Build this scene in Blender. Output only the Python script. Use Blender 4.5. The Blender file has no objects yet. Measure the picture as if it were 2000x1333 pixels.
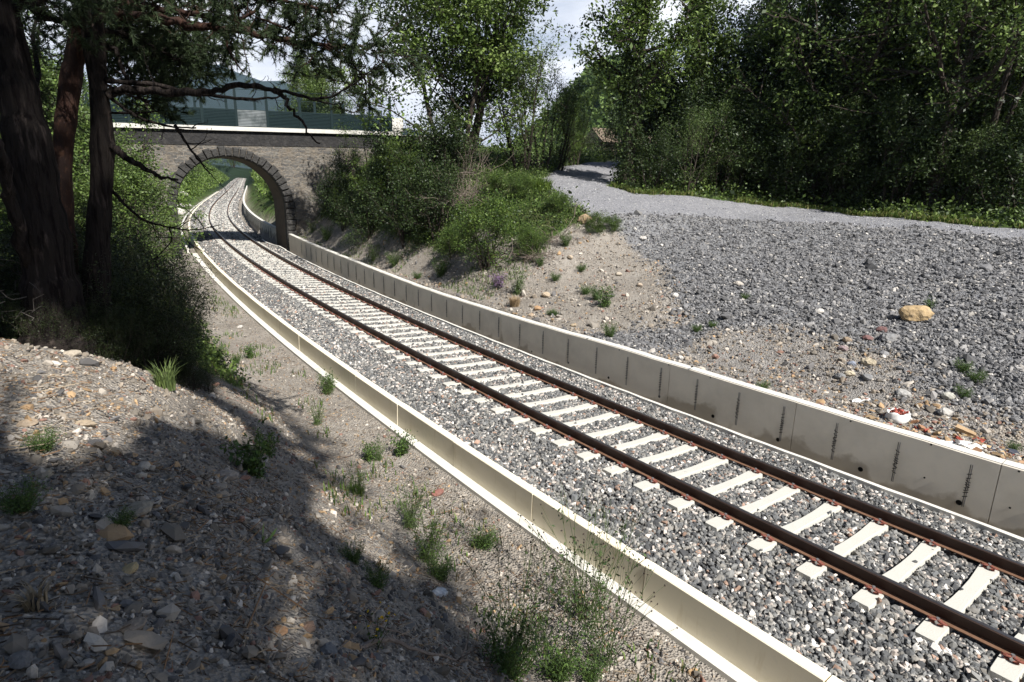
import bpy, math, random
import numpy as np
from mathutils import Vector, Matrix
PI = math.pi
C = bpy.context.scene.collection
sc = bpy.context.scene
rng = np.random.default_rng(7)
random.seed(7)

# ------------------------------------------------------------------ camera
F, PITCH, ROLL, CH = 1169.86, 0.24579, 0.01956, 4.12942
cam = bpy.data.cameras.new("camera"); camo = bpy.data.objects.new("camera", cam); C.objects.link(camo)
cam.sensor_width = 36; cam.lens = 36 * F / 2000; cam.clip_end = 9000; cam.clip_start = 0.05
cp, sp, cr, sr = math.cos(PITCH), math.sin(PITCH), math.cos(ROLL), math.sin(ROLL)
FW = np.array([0, cp, -sp]); UP0 = np.array([0, sp, cp]); R0 = np.array([1., 0, 0])
RV = cr * R0 + sr * UP0; UV = -sr * R0 + cr * UP0; CO = np.array([0, 0, CH])
camo.matrix_world = Matrix(((RV[0], UV[0], -FW[0], 0), (RV[1], UV[1], -FW[1], 0), (RV[2], UV[2], -FW[2], CH), (0, 0, 0, 1)))
sc.camera = camo

# ------------------------------------------------------------------ light
SUN_EL = math.radians(47); SH = np.array([0.597, -0.802])          # horizontal direction towards the sun
sun = bpy.data.lights.new("sun", 'SUN'); sun.energy = 5.0; sun.angle = math.radians(0.5); sun.color = (1, .965, .91)
suno = bpy.data.objects.new("sun", sun); C.objects.link(suno)
sd = Vector((SH[0] * math.cos(SUN_EL), SH[1] * math.cos(SUN_EL), math.sin(SUN_EL)))
suno.rotation_euler = sd.to_track_quat('Z', 'Y').to_euler(); suno.location = (20, -30, 40)
w = bpy.data.worlds.new("World"); sc.world = w; w.use_nodes = True
nt = w.node_tree; nt.nodes.clear(); N = nt.nodes.new; LK = nt.links.new
out = N('ShaderNodeOutputWorld'); bg = N('ShaderNodeBackground'); sky = N('ShaderNodeTexSky')
sky.sky_type = 'NISHITA'; sky.sun_disc = False; sky.sun_elevation = SUN_EL
sky.sun_rotation = math.atan2(SH[0], SH[1]); sky.altitude = 900; sky.dust_density = .6
tc = N('ShaderNodeTexCoord'); mp = N('ShaderNodeMapping'); mp.inputs['Scale'].default_value = (1, 1, 3.2)
mp.inputs['Location'].default_value = (.35, .1, .2)
n1 = N('ShaderNodeTexNoise'); n1.inputs['Scale'].default_value = 3.1; n1.inputs['Detail'].default_value = 8; n1.inputs['Roughness'].default_value = .55
cr1 = N('ShaderNodeValToRGB'); cr1.color_ramp.elements[0].position = .30; cr1.color_ramp.elements[1].position = .50; cr1.color_ramp.elements[0].color = (.45, .45, .45, 1)
n2 = N('ShaderNodeTexNoise'); n2.inputs['Scale'].default_value = 6; n2.inputs['Detail'].default_value = 6
cr2 = N('ShaderNodeValToRGB'); cr2.color_ramp.elements[0].color = (8.3, 9.0, 10.4, 1); cr2.color_ramp.elements[1].color = (15.5, 15.6, 15.8, 1)
cr2.color_ramp.elements[0].position = .35; cr2.color_ramp.elements[1].position = .65
mx = N('ShaderNodeMix'); mx.data_type = 'RGBA'
LK(tc.outputs['Generated'], mp.inputs['Vector']); LK(mp.outputs[0], n1.inputs['Vector']); LK(mp.outputs[0], n2.inputs['Vector'])
LK(n1.outputs[0], cr1.inputs[0]); LK(n2.outputs[0], cr2.inputs[0])
sxy = N('ShaderNodeSeparateXYZ'); LK(tc.outputs['Generated'], sxy.inputs[0]); mrz = N('ShaderNodeMapRange'); LK(sxy.outputs[2], mrz.inputs[0])
mrz.inputs[1].default_value = .25; mrz.inputs[2].default_value = .38; mrz.inputs[3].default_value = 1; mrz.inputs[4].default_value = .04
mlt = N('ShaderNodeMath'); mlt.operation = 'MULTIPLY'; LK(cr1.outputs[0], mlt.inputs[0]); LK(mrz.outputs[0], mlt.inputs[1])
LK(mlt.outputs[0], mx.inputs[0]); LK(sky.outputs[0], mx.inputs[6]); LK(cr2.outputs[0], mx.inputs[7])
LK(mx.outputs[2], bg.inputs[0]); bg.inputs[1].default_value = 0.05; LK(bg.outputs[0], out.inputs[0])
sc.view_settings.view_transform = 'Standard'; sc.view_settings.look = 'None'
sc.view_settings.exposure = 0.86; sc.view_settings.gamma = 1
sc.cycles.max_bounces = 5; sc.cycles.diffuse_bounces = 3; sc.cycles.transparent_max_bounces = 4

# ------------------------------------------------------------------ the track's line, fitted to the real gauge and sleeper spacing
K = np.array([-15, 0, 15, 30, 45, 60, 90, 130, 200, 320.])
KV = np.array([-0.000293, -0.003805, -0.003318, -0.002628, -0.003719, -0.002861, -0.000451, 0.000255, -8.4e-05, 2.4e-05])
S = np.arange(-45, 420, 0.6)
_k = np.interp(S, K, KV); _k[S < -15] = KV[0] * .5
_T = np.concatenate([[0], np.cumsum((_k[1:] + _k[:-1]) / 2 * 0.6)]); I0 = int(np.argmin(abs(S))); TT = 2.22075 + _T - _T[I0]
_m = (TT[1:] + TT[:-1]) / 2
TX = np.concatenate([[0], np.cumsum(np.cos(_m) * .6)]); TY = np.concatenate([[0], np.cumsum(np.sin(_m) * .6)])
TX = 1.77987 + TX - TX[I0]; TY = 10.03171 + TY - TY[I0]
CANT = 0.053
G1, G2, SB = 0.00969, 0.02492, 26.6415
def zt(s): return G1 * s + (G2 - G1) * np.logaddexp(0, (s - SB) / 10) * 10
def so(s, off, dz=0., cant=False):
    s = np.asarray(s, float); off = np.asarray(off, float)
    x = np.interp(s, S, TX); y = np.interp(s, S, TY); t = np.interp(s, S, TT)
    z = zt(s) + dz + (CANT * off if cant else 0)
    return np.stack(np.broadcast_arrays(x - np.sin(t) * off, y + np.cos(t) * off, z), -1)
def toso(x, y):
    x = np.atleast_1d(np.asarray(x, float)).ravel(); y = np.atleast_1d(np.asarray(y, float)).ravel()
    s = np.empty_like(x); o = np.empty_like(x)
    for a in range(0, len(x), 20000):
        xa, ya = x[a:a + 20000], y[a:a + 20000]
        j = np.argmin((xa[:, None] - TX) ** 2 + (ya[:, None] - TY) ** 2, 1)
        dx = xa - TX[j]; dy = ya - TY[j]; t = TT[j]
        s[a:a + 20000] = S[j] + dx * np.cos(t) + dy * np.sin(t); o[a:a + 20000] = -dx * np.sin(t) + dy * np.cos(t)
    return s, o
# ------------------------------------------------------------------ noise and terrain
_lat = np.random.default_rng(3).random((256, 256))
def vn(x, y):
    xi = np.floor(x).astype(int); yi = np.floor(y).astype(int); fx = x - xi; fy = y - yi
    fx = fx * fx * (3 - 2 * fx); fy = fy * fy * (3 - 2 * fy); a = lambda i, j: _lat[i & 255, j & 255]
    return (a(xi, yi) * (1 - fx) + a(xi + 1, yi) * fx) * (1 - fy) + (a(xi, yi + 1) * (1 - fx) + a(xi + 1, yi + 1) * fx) * fy
def fbm(x, y, sc_, o=4):
    r = 0; am = .5
    for i in range(o): r = r + am * (vn(x * sc_ + 17 * i, y * sc_ + 31 * i) - .5); sc_ *= 2.03; am *= .5
    return r
def sm(a, b, x):
    t = np.clip((x - a) / (b - a), 0, 1); return t * t * (3 - 2 * t)
CR_S = [-40, -1.4, 2, 4.1, 6, 7.3, 8.5, 11, 20, 32, 45, 60, 400]
CR_O = [-17, -16.9, -15.6, -14.4, -13, -11.5, -9, -7.4, -7.4, -9, -9, -10, -12]
CR_Z = [3.0, 3.2, 3.2, 3.2, 3.2, 3.2, 3.3, 3.75, 5.2, 6.9, 6.6, 5.5, 9]
def terrain(x, y, detail=True):
    sh = np.shape(x); x = np.ravel(x).astype(float); y = np.ravel(y).astype(float)
    s, o = toso(x, y); zb = zt(np.clip(s, -40, 330))
    z = zb - .5
    # right bank
    co = np.interp(s, CR_S, CR_O); cz = np.interp(s, CR_S, CR_Z) + np.where(s > 60, zb - zt(60.), 0)
    t = np.clip((-2.75 - o) / (-2.75 - co), 0, 1)
    flat = np.interp(s, [-10, 2, 8, 14, 30], [.10, .08, .1, .12, .08])
    tt = np.clip((t - flat) / (1 - flat), 0, 1); prof = tt * (1.18 - .18 * tt)
    prof = np.where(t > .97, np.minimum(prof, 1), prof)
    zr = zb + .56 + (cz - zb - .56) * prof
    beyond = np.maximum(co - o, 0); slope = np.interp(s, [-10, 6, 14, 40], [.035, .035, .03, .0])
    zr = zr + slope * np.minimum(beyond, 60)
    z = np.where(o < -2.72 - .9 * (s > 45), zr, z)
    # left bank
    lt = np.interp(s, [-40, 20, 34, 60, 400], [4.2, 4.0, 4.2, 4.6, 5])
    d = o - lt
    pn = np.interp(d, [0, .3, 1.7, 2.9, 3.6, 5, 8, 20], [0, .1, 1.35, 2.4, 2.75, 3.05, 3.5, 4.2])
    pf = np.interp(d, [0, .5, 3, 6, 12, 30], [0, .2, 2.2, 4.6, 6.9, 8])
    m = sm(6, 26, s)
    # a dip behind the crest where the shrubs and pines stand
    dip = 0.9 * sm(1.6, 4.0, s) * (1 - sm(10, 20, s)) * sm(1.6, 3.4, d)
    zl = zb - .52 + pn * (1 - m) + pf * m - dip
    z = np.where(o > 2.74, np.where(d > 0, zl, zb - .52), z)
    # hills far off
    r = np.hypot(x, y)
    far = sm(90, 260, r) * np.where(s < 340, sm(25, 90, abs(o)), 1)
    base = 8 + 0.00 * x
    hills = 50 * np.exp(-(((x - 52) / 42) ** 2 + ((y - 320) / 90) ** 2)) + 120 * np.exp(-(((x - 520) / 240) ** 2 + ((y - 520) / 260) ** 2)) \
        + 26 * np.exp(-(((x + 330) / 150) ** 2 + ((y - 300) / 200) ** 2)) \
        + 600 * np.exp(-(((x + 1650) / 900) ** 2 + ((y - 3600) / 900) ** 2)) + 260 * np.exp(-(((x + 300) / 900) ** 2 + ((y - 4200) / 700) ** 2))\
        + 500 * np.exp(-(((x - 2500) / 1200) ** 2 + ((y - 3500) / 900) ** 2))
    z = z * (1 - far) + (base + hills * (1 + .8 * fbm(x, y, .006))) * far
    if detail:
        off_track = np.where((o < -2.95) | (o > 3.0), 1.0, 0.0) * np.where((abs(d) < .8) & (o > 0), .5, 1)
        amp = np.where((o > 4.2), .30, .26) * off_track
        z = z + amp * fbm(x, y, .7, 5) * (1 + far * 4)
        z = z + off_track * .10 * fbm(x, y, 3.1, 3)
        # erosion rills down the dirt bank
    return z.reshape(sh)
def ray(u, v):
    d = FW + RV * (u - 1000) / F - UV * (v - 666.5) / F; return d / np.linalg.norm(d)
def at(u, v, D):
    d = ray(u, v); return CO + d * (D / math.hypot(d[0], d[1]))
def ghit(u, v, tmax=400.):
    d = ray(u, v); ts = np.concatenate([np.arange(1.2, 60, .12), np.arange(60, tmax, 1.)])
    P = CO + d * ts[:, None]; h = terrain(P[:, 0], P[:, 1]); k = P[:, 2] - h
    j = np.where(k < 0)[0]
    if len(j) == 0: return CO + d * 60
    j = j[0]; a = k[j - 1] / (k[j - 1] - k[j]) if j else 0; t = ts[j - 1] * (1 - a) + ts[j] * a
    return CO + d * t
def pxm(P): return F / float((np.asarray(P) - CO) @ FW)      # photo pixels per metre at P

# ------------------------------------------------------------------ mesh builder
class MB:
    def __init__(s): s.v = []; s.f = []; s.n = 0; s.c = []
    def add(s, v, faces, col=None):
        v = np.asarray(v, float).reshape(-1, 3)
        for fc in (faces if isinstance(faces, list) and len(faces) and isinstance(faces[0], np.ndarray) else [np.asarray(faces)]):
            s.f.append(fc + s.n); s.c.append(None if col is None else (np.broadcast_to(np.asarray(col, float), (len(fc), 3))))
        s.v.append(v); s.n += len(v)
    def box(s, x0, x1, y0, y1, z0, z1, col=None):
        v = [(x, y, z) for z in (z0, z1) for y in (y0, y1) for x in (x0, x1)]
        s.add(v, np.array([(0, 2, 3, 1), (4, 5, 7, 6), (0, 1, 5, 4), (2, 6, 7, 3), (0, 4, 6, 2), (1, 3, 7, 5)]), col)
    def tube(s, P, r, k=6, col=None, cap=True):
        P = np.asarray(P, float); n = len(P); r = np.broadcast_to(np.asarray(r, float), (n,))
        T = np.gradient(P, axis=0); T /= np.linalg.norm(T, axis=1)[:, None] + 1e-9
        ref = np.array([0, 0, 1.]) if abs(T[:, 2]).mean() < .8 else np.array([1., 0, 0])
        A = np.cross(T, ref); A /= np.linalg.norm(A, axis=1)[:, None] + 1e-9; B = np.cross(T, A)
        an = np.arange(k) * 2 * PI / k
        V = P[:, None] + r[:, None, None] * (np.cos(an)[None, :, None] * A[:, None] + np.sin(an)[None, :, None] * B[:, None])
        i = np.arange(n - 1)[:, None] * k; j = np.arange(k)[None]; j2 = (j + 1) % k
        Q = np.stack([i + j, i + j2, i + k + j2, i + k + j], -1).reshape(-1, 4)
        fs = [Q]
        if cap: fs.append(np.array([list(range(k))[::-1]])); fs.append(np.array([list(range((n - 1) * k, n * k))]))
        s.add(V.reshape(-1, 3), fs, col)
    def strip(s, prof, P, closed=True, col=None):      # prof: (n stations, k points, 3)
        n, k = prof.shape[:2]; i = np.arange(n - 1)[:, None] * k; kk = k if closed else k - 1
        j = np.arange(kk)[None]; j2 = (j + 1) % k
        fs = [np.stack([i + j, i + j2, i + k + j2, i + k + j], -1).reshape(-1, 4)]
        if closed: fs.append(np.array([list(range(k))[::-1]])); fs.append(np.array([list(range((n - 1) * k, n * k))]))
        s.add(prof.reshape(-1, 3), fs, col)
    def build(s, name, mat, parent=None, origin=None, local=False, smooth=False):
        me = bpy.data.meshes.new(name)
        if s.n:
            V = np.concatenate(s.v)
            if not local:
                if parent is not None and origin is None: origin = parent.location
                if origin is not None: V = V - np.array(origin)
            me.vertices.add(len(V)); me.vertices.foreach_set('co', V.astype(np.float32).ravel())
            loops = np.concatenate([f.ravel() for f in s.f]); tot = np.concatenate([np.full(len(f), f.shape[1]) for f in s.f])
            st = np.concatenate([[0], np.cumsum(tot)[:-1]])
            me.loops.add(len(loops)); me.loops.foreach_set('vertex_index', loops.astype(np.int32))
            me.polygons.add(len(tot)); me.polygons.foreach_set('loop_start', st.astype(np.int32))
            me.polygons.foreach_set('use_smooth', np.full(len(tot), bool(smooth)))
            if s.c and s.c[0] is not None:
                cc = np.concatenate(s.c); a = me.attributes.new('Col', 'FLOAT_COLOR', 'FACE')
                a.data.foreach_set('color', np.concatenate([cc, np.ones((len(cc), 1))], 1).astype(np.float32).ravel())
            me.update(calc_edges=True)
        if mat: me.materials.append(mat)
        o = bpy.data.objects.new(name, me); C.objects.link(o)
        if parent is not None: o.parent = parent
        elif origin is not None: o.location = origin
        return o
def tag(o, label=None, cat=None, group=None, kind=None):
    if label: o['label'] = label
    if cat: o['category'] = cat
    if group: o['group'] = group
    if kind: o['kind'] = kind
    return o
def thing(name, loc, label, cat, group=None, rz=0):
    o = bpy.data.objects.new(name, None); C.objects.link(o); o.location = tuple(float(a) for a in loc); o.rotation_euler = (0, 0, rz)
    o.empty_display_size = .2
    return tag(o, label, cat, group)
def copy_tree(o, parent=None):
    c = o.copy(); C.objects.link(c); c.parent = parent
    for ch in list(o.children): copy_tree(ch, c)
    return c

# ------------------------------------------------------------------ materials
def mat(name, col=(.5, .5, .5), rough=.8, spec=.3, metal=0, noise=None, bump=None, attr=False, attrmix=1.0, trans=0, coord='Object'):
    m = bpy.data.materials.new(name); m.use_nodes = True; t = m.node_tree; b = t.nodes['Principled BSDF']
    b.inputs['Roughness'].default_value = rough; b.inputs['Specular IOR Level'].default_value = spec; b.inputs['Metallic'].default_value = metal
    src = None
    tcn = t.nodes.new('ShaderNodeTexCoord')
    if attr:
        a = t.nodes.new('ShaderNodeAttribute'); a.attribute_name = 'Col'; src = a.outputs['Color']
    else:
        rgb = t.nodes.new('ShaderNodeRGB'); rgb.outputs[0].default_value = (*col, 1); src = rgb.outputs[0]
    for nz in (noise or []):         # (scale, colour, lo, hi, amount[, zstretch])
        n = t.nodes.new('ShaderNodeTexNoise'); n.inputs['Scale'].default_value = nz[0]; n.inputs['Detail'].default_value = 7; n.inputs['Roughness'].default_value = .62
        mpn = t.nodes.new('ShaderNodeMapping'); z = nz[5] if len(nz) > 5 else 1; mpn.inputs['Scale'].default_value = (1, 1, z)
        t.links.new(tcn.outputs[coord], mpn.inputs[0]); t.links.new(mpn.outputs[0], n.inputs['Vector'])
        r = t.nodes.new('ShaderNodeMapRange'); r.inputs['From Min'].default_value = nz[2]; r.inputs['From Max'].default_value = nz[3]; r.inputs['To Max'].default_value = nz[4]
        t.links.new(n.outputs[0], r.inputs[0])
        x = t.nodes.new('ShaderNodeMix'); x.data_type = 'RGBA'; t.links.new(r.outputs[0], x.inputs[0]); t.links.new(src, x.inputs[6]); x.inputs[7].default_value = (*nz[1], 1); src = x.outputs[2]
    t.links.new(src, b.inputs['Base Color'])
    if bump:
        n = t.nodes.new('ShaderNodeTexNoise'); n.inputs['Scale'].default_value = bump[0]; n.inputs['Detail'].default_value = 8
        t.links.new(tcn.outputs[coord], n.inputs['Vector'])
        if len(bump) > 2:
            mpn = t.nodes.new('ShaderNodeMapping'); mpn.inputs['Scale'].default_value = (1, 1, bump[2]); t.links.new(tcn.outputs[coord], mpn.inputs[0]); t.links.new(mpn.outputs[0], n.inputs['Vector'])
        bp = t.nodes.new('ShaderNodeBump'); bp.inputs['Strength'].default_value = 1; bp.inputs['Distance'].default_value = bump[1]
        t.links.new(n.outputs[0], bp.inputs['Height']); t.links.new(bp.outputs[0], b.inputs['Normal'])
    if trans:
        tr = t.nodes.new('ShaderNodeBsdfTranslucent'); ms = t.nodes.new('ShaderNodeMixShader'); ms.inputs[0].default_value = trans
        t.links.new(src, tr.inputs[0]); o = t.nodes['Material Output']
        t.links.new(b.outputs[0], ms.inputs[1]); t.links.new(tr.outputs[0], ms.inputs[2]); t.links.new(ms.outputs[0], o.inputs[0])
    return m
M = {}
M['stone'] = mat('ballast stone', attr=True, rough=.85, spec=.25, noise=[(60, (.12, .12, .12), .5, .75, .35)])
M['pebble'] = mat('bank pebble', attr=True, rough=.9, spec=.2, noise=[(90, (.10, .09, .08), .5, .8, .4)])
M['leaf'] = mat('leaf', attr=True, rough=.5, spec=.32, trans=.2)
M['needle'] = mat('pine needle', attr=True, rough=.6, spec=.25, trans=.1)
M['grass'] = mat('grass blade', attr=True, rough=.6, spec=.25, trans=.25)
M['bark'] = mat('bark', (.045, .036, .03), .95, .1, noise=[(9, (.10, .085, .07), .5, .7, .8, .3)], bump=(22, .03, .25), coord='Object')
M['bark_pine'] = mat('pine bark', (.022, .018, .016), .95, .1, noise=[(11, (.09, .07, .06), .55, .68, .8, .2), (16, (.008, .006, .006), .5, .6, .9, .12)], bump=(17, .09, .14))
M['bark_red'] = mat('red pine bark', (.038, .02, .015), .9, .15, noise=[(7, (.03, .02, .017), .42, .6, .9, .3), (22, (.12, .06, .035), .55, .7, .6, .4)], bump=(18, .04, .3))
M['dead'] = mat('dead wood', (.22, .18, .15), .95, .1, noise=[(20, (.09, .07, .06), .45, .7, .7)])
M['conc'] = mat('precast concrete', (.86, .785, .62), .85, .2, noise=[(1.1, (.66, .58, .40), .5, .75, .5, 3), (6, (.60, .50, .32), .58, .75, .6, .15), (14, (.66, .62, .52), .55, .8, .35), (60, (.5, .47, .4), .66, .8, .35)])
M['conc_top'] = mat('sleeper concrete', (.50, .485, .435), .8, .25, noise=[(5, (.45, .42, .36), .5, .8, .5), (70, (.5, .48, .44), .62, .8, .4)], bump=(60, .003))
M['conc_wall'] = mat('cast concrete', (.82, .755, .64), .88, .2, noise=[(1.3, (.58, .53, .44), .45, .7, .6), (9, (.74, .70, .62), .5, .75, .4), (60, (.30, .28, .25), .68, .8, .5)])
M['rail'] = mat('rusty rail steel', (.055, .032, .024), .55, .4, .25, noise=[(3, (.035, .022, .018), .4, .7, .7), (30, (.10, .05, .03), .55, .8, .5)], bump=(60, .002))
M['rail_foot'] = mat('rusted rail foot', (.17, .095, .06), .85, .2, noise=[(20, (.12, .06, .035), .45, .7, .7)])
M['runtop'] = mat('dull rail top', (.075, .072, .078), .38, .5, .6, noise=[(6, (.05, .035, .03), .5, .7, .8)])
M['clip'] = mat('red oxide clip', (.20, .06, .04), .7, .3, noise=[(50, (.10, .04, .03), .4, .7, .6)])
M['steel'] = mat('zinc steel', (.5, .5, .5), .4, .5, .8)
M['rod'] = mat('reinforcement steel', (.12, .12, .125), .55, .4, .6)
M['black'] = mat('dark hollow', (.012, .011, .01), .95, .1)
M['green_metal'] = mat('dark green painted metal', (.004, .014, .016), .5, .25, .0, noise=[(8, (.007, .022, .022), .4, .7, .6)])
M['silver_metal'] = mat('bare aluminium slat', (.26, .28, .28), .45, .5, .6, noise=[(1.5, (.08, .10, .10), .42, .6, .9)])
M['cap'] = mat('bridge cap concrete', (.60, .58, .53), .85, .2, noise=[(3, (.45, .43, .38), .5, .75, .6), (20, (.3, .29, .26), .62, .8, .5)])
M['wht'] = mat('white paint', (.75, .75, .73), .6, .3, noise=[(20, (.5, .5, .48), .55, .8, .5)])
M['rock'] = mat('boulder', attr=True, rough=.9, spec=.2, noise=[(9, (.16, .14, .12), .5, .75, .6), (40, (.5, .47, .42), .6, .8, .35)], bump=(12, .03))
M['cloth'] = mat('white sack cloth', (.72, .71, .69), .9, .1, noise=[(12, (.5, .48, .45), .5, .75, .5)])

def stain(m, lo, hi, col, scale):      # damp brown stains low on a wall, with their own blotchy outline
    t = m.node_tree; b = t.nodes['Principled BSDF']; src = b.inputs['Base Color'].links[0].from_socket; n = t.nodes.new; L = t.links.new
    tc_ = n('ShaderNodeTexCoord'); sx = n('ShaderNodeSeparateXYZ'); L(tc_.outputs['Object'], sx.inputs[0]); nz = n('ShaderNodeTexNoise'); nz.inputs['Scale'].default_value = scale; nz.inputs['Detail'].default_value = 5; L(tc_.outputs['Object'], nz.inputs['Vector'])
    a = n('ShaderNodeMath'); a.operation = 'MULTIPLY_ADD'; a.inputs[1].default_value = -1.3; L(nz.outputs[0], a.inputs[0]); L(sx.outputs[2], a.inputs[2])
    r = n('ShaderNodeMapRange'); r.inputs[1].default_value = hi; r.inputs[2].default_value = lo; r.inputs[4].default_value = .65; L(a.outputs[0], r.inputs[0])
    x = n('ShaderNodeMix'); x.data_type = 'RGBA'; L(r.outputs[0], x.inputs[0]); L(src, x.inputs[6]); x.inputs[7].default_value = (*col, 1); L(x.outputs[2], b.inputs['Base Color'])
stain(M['conc_wall'], -.85, -.75, (.37, .31, .225), 1.5)

def brick_mat():
    m = bpy.data.materials.new('bridge masonry'); m.use_nodes = True; t = m.node_tree; b = t.nodes['Principled BSDF']; b.inputs['Roughness'].default_value = .92
    n = t.nodes.new; L = t.links.new
    tc_ = n('ShaderNodeTexCoord'); sx = n('ShaderNodeSeparateXYZ'); cx = n('ShaderNodeCombineXYZ'); L(tc_.outputs['Object'], sx.inputs[0])
    wn = n('ShaderNodeTexNoise'); wn.inputs['Scale'].default_value = 2.2; L(tc_.outputs['Object'], wn.inputs['Vector'])
    ad = n('ShaderNodeMath'); ad.operation = 'MULTIPLY_ADD'; ad.inputs[1].default_value = .34; L(wn.outputs[0], ad.inputs[0]); L(sx.outputs[2], ad.inputs[2])
    ax = n('ShaderNodeMath'); ax.operation = 'ADD'; L(sx.outputs[0], ax.inputs[0]); L(sx.outputs[1], ax.inputs[1])
    L(ax.outputs[0], cx.inputs[0]); L(ad.outputs[0], cx.inputs[1])
    br = n('ShaderNodeTexBrick'); br.inputs['Scale'].default_value = 1; br.inputs['Brick Width'].default_value = .52; br.inputs['Row Height'].default_value = .21
    br.inputs['Mortar Size'].default_value = .018; br.inputs['Color1'].default_value = (.07, .068, .065, 1); br.inputs['Color2'].default_value = (.175, .162, .14, 1); br.inputs['Mortar'].default_value = (.24, .205, .165, 1); br.offset = .37; br.inputs['Bias'].default_value = .1
    L(cx.outputs[0], br.inputs['Vector'])
    n2_ = n('ShaderNodeTexNoise'); n2_.inputs['Scale'].default_value = 1.4; n2_.inputs['Detail'].default_value = 8; L(tc_.outputs['Object'], n2_.inputs['Vector'])
    r = n('ShaderNodeMapRange'); r.inputs[1].default_value = .45; r.inputs[2].default_value = .7; L(n2_.outputs[0], r.inputs[0])
    x = n('ShaderNodeMix'); x.data_type = 'RGBA'; x.inputs[7].default_value = (.175, .14, .10, 1); L(br.outputs[0], x.inputs[6])
    mu = n('ShaderNodeMath'); mu.operation = 'MULTIPLY'; mu.inputs[1].default_value = .6; L(r.outputs[0], mu.inputs[0]); L(mu.outputs[0], x.inputs[0])
    n3 = n('ShaderNodeTexNoise'); n3.inputs['Scale'].default_value = 7; n3.inputs['Detail'].default_value = 8; L(tc_.outputs['Object'], n3.inputs['Vector'])
    x2 = n('ShaderNodeMix'); x2.data_type = 'RGBA'; x2.inputs[7].default_value = (.08, .08, .08, 1); r3 = n('ShaderNodeMapRange'); r3.inputs[1].default_value = .5; r3.inputs[2].default_value = .72; r3.inputs[4].default_value = .7
    L(n3.outputs[0], r3.inputs[0]); L(r3.outputs[0], x2.inputs[0]); L(x.outputs[2], x2.inputs[6]); L(x2.outputs[2], b.inputs['Base Color'])
    bp = n('ShaderNodeBump'); bp.inputs['Distance'].default_value = .11; h = n('ShaderNodeMath'); h.operation = 'SUBTRACT'; L(n3.outputs[0], h.inputs[0]); L(br.outputs['Fac'], h.inputs[1]); L(h.outputs[0], bp.inputs['Height']); L(bp.outputs[0], b.inputs['Normal'])
    return m
M['masonry'] = brick_mat()
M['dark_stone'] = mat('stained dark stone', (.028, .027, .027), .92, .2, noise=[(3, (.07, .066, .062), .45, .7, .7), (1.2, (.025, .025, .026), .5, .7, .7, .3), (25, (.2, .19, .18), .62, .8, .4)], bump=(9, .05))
M['voussoir'] = mat('rough voussoir stone', (.055, .053, .05), .92, .2, noise=[(5, (.025, .024, .023), .45, .7, .7), (25, (.14, .13, .12), .6, .8, .5)], bump=(8, .09))
M['intrados'] = mat('vault stone', (.13, .105, .08), .92, .2, noise=[(3, (.06, .05, .042), .45, .7, .7), (12, (.2, .17, .13), .55, .8, .5)], bump=(12, .03))

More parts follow.
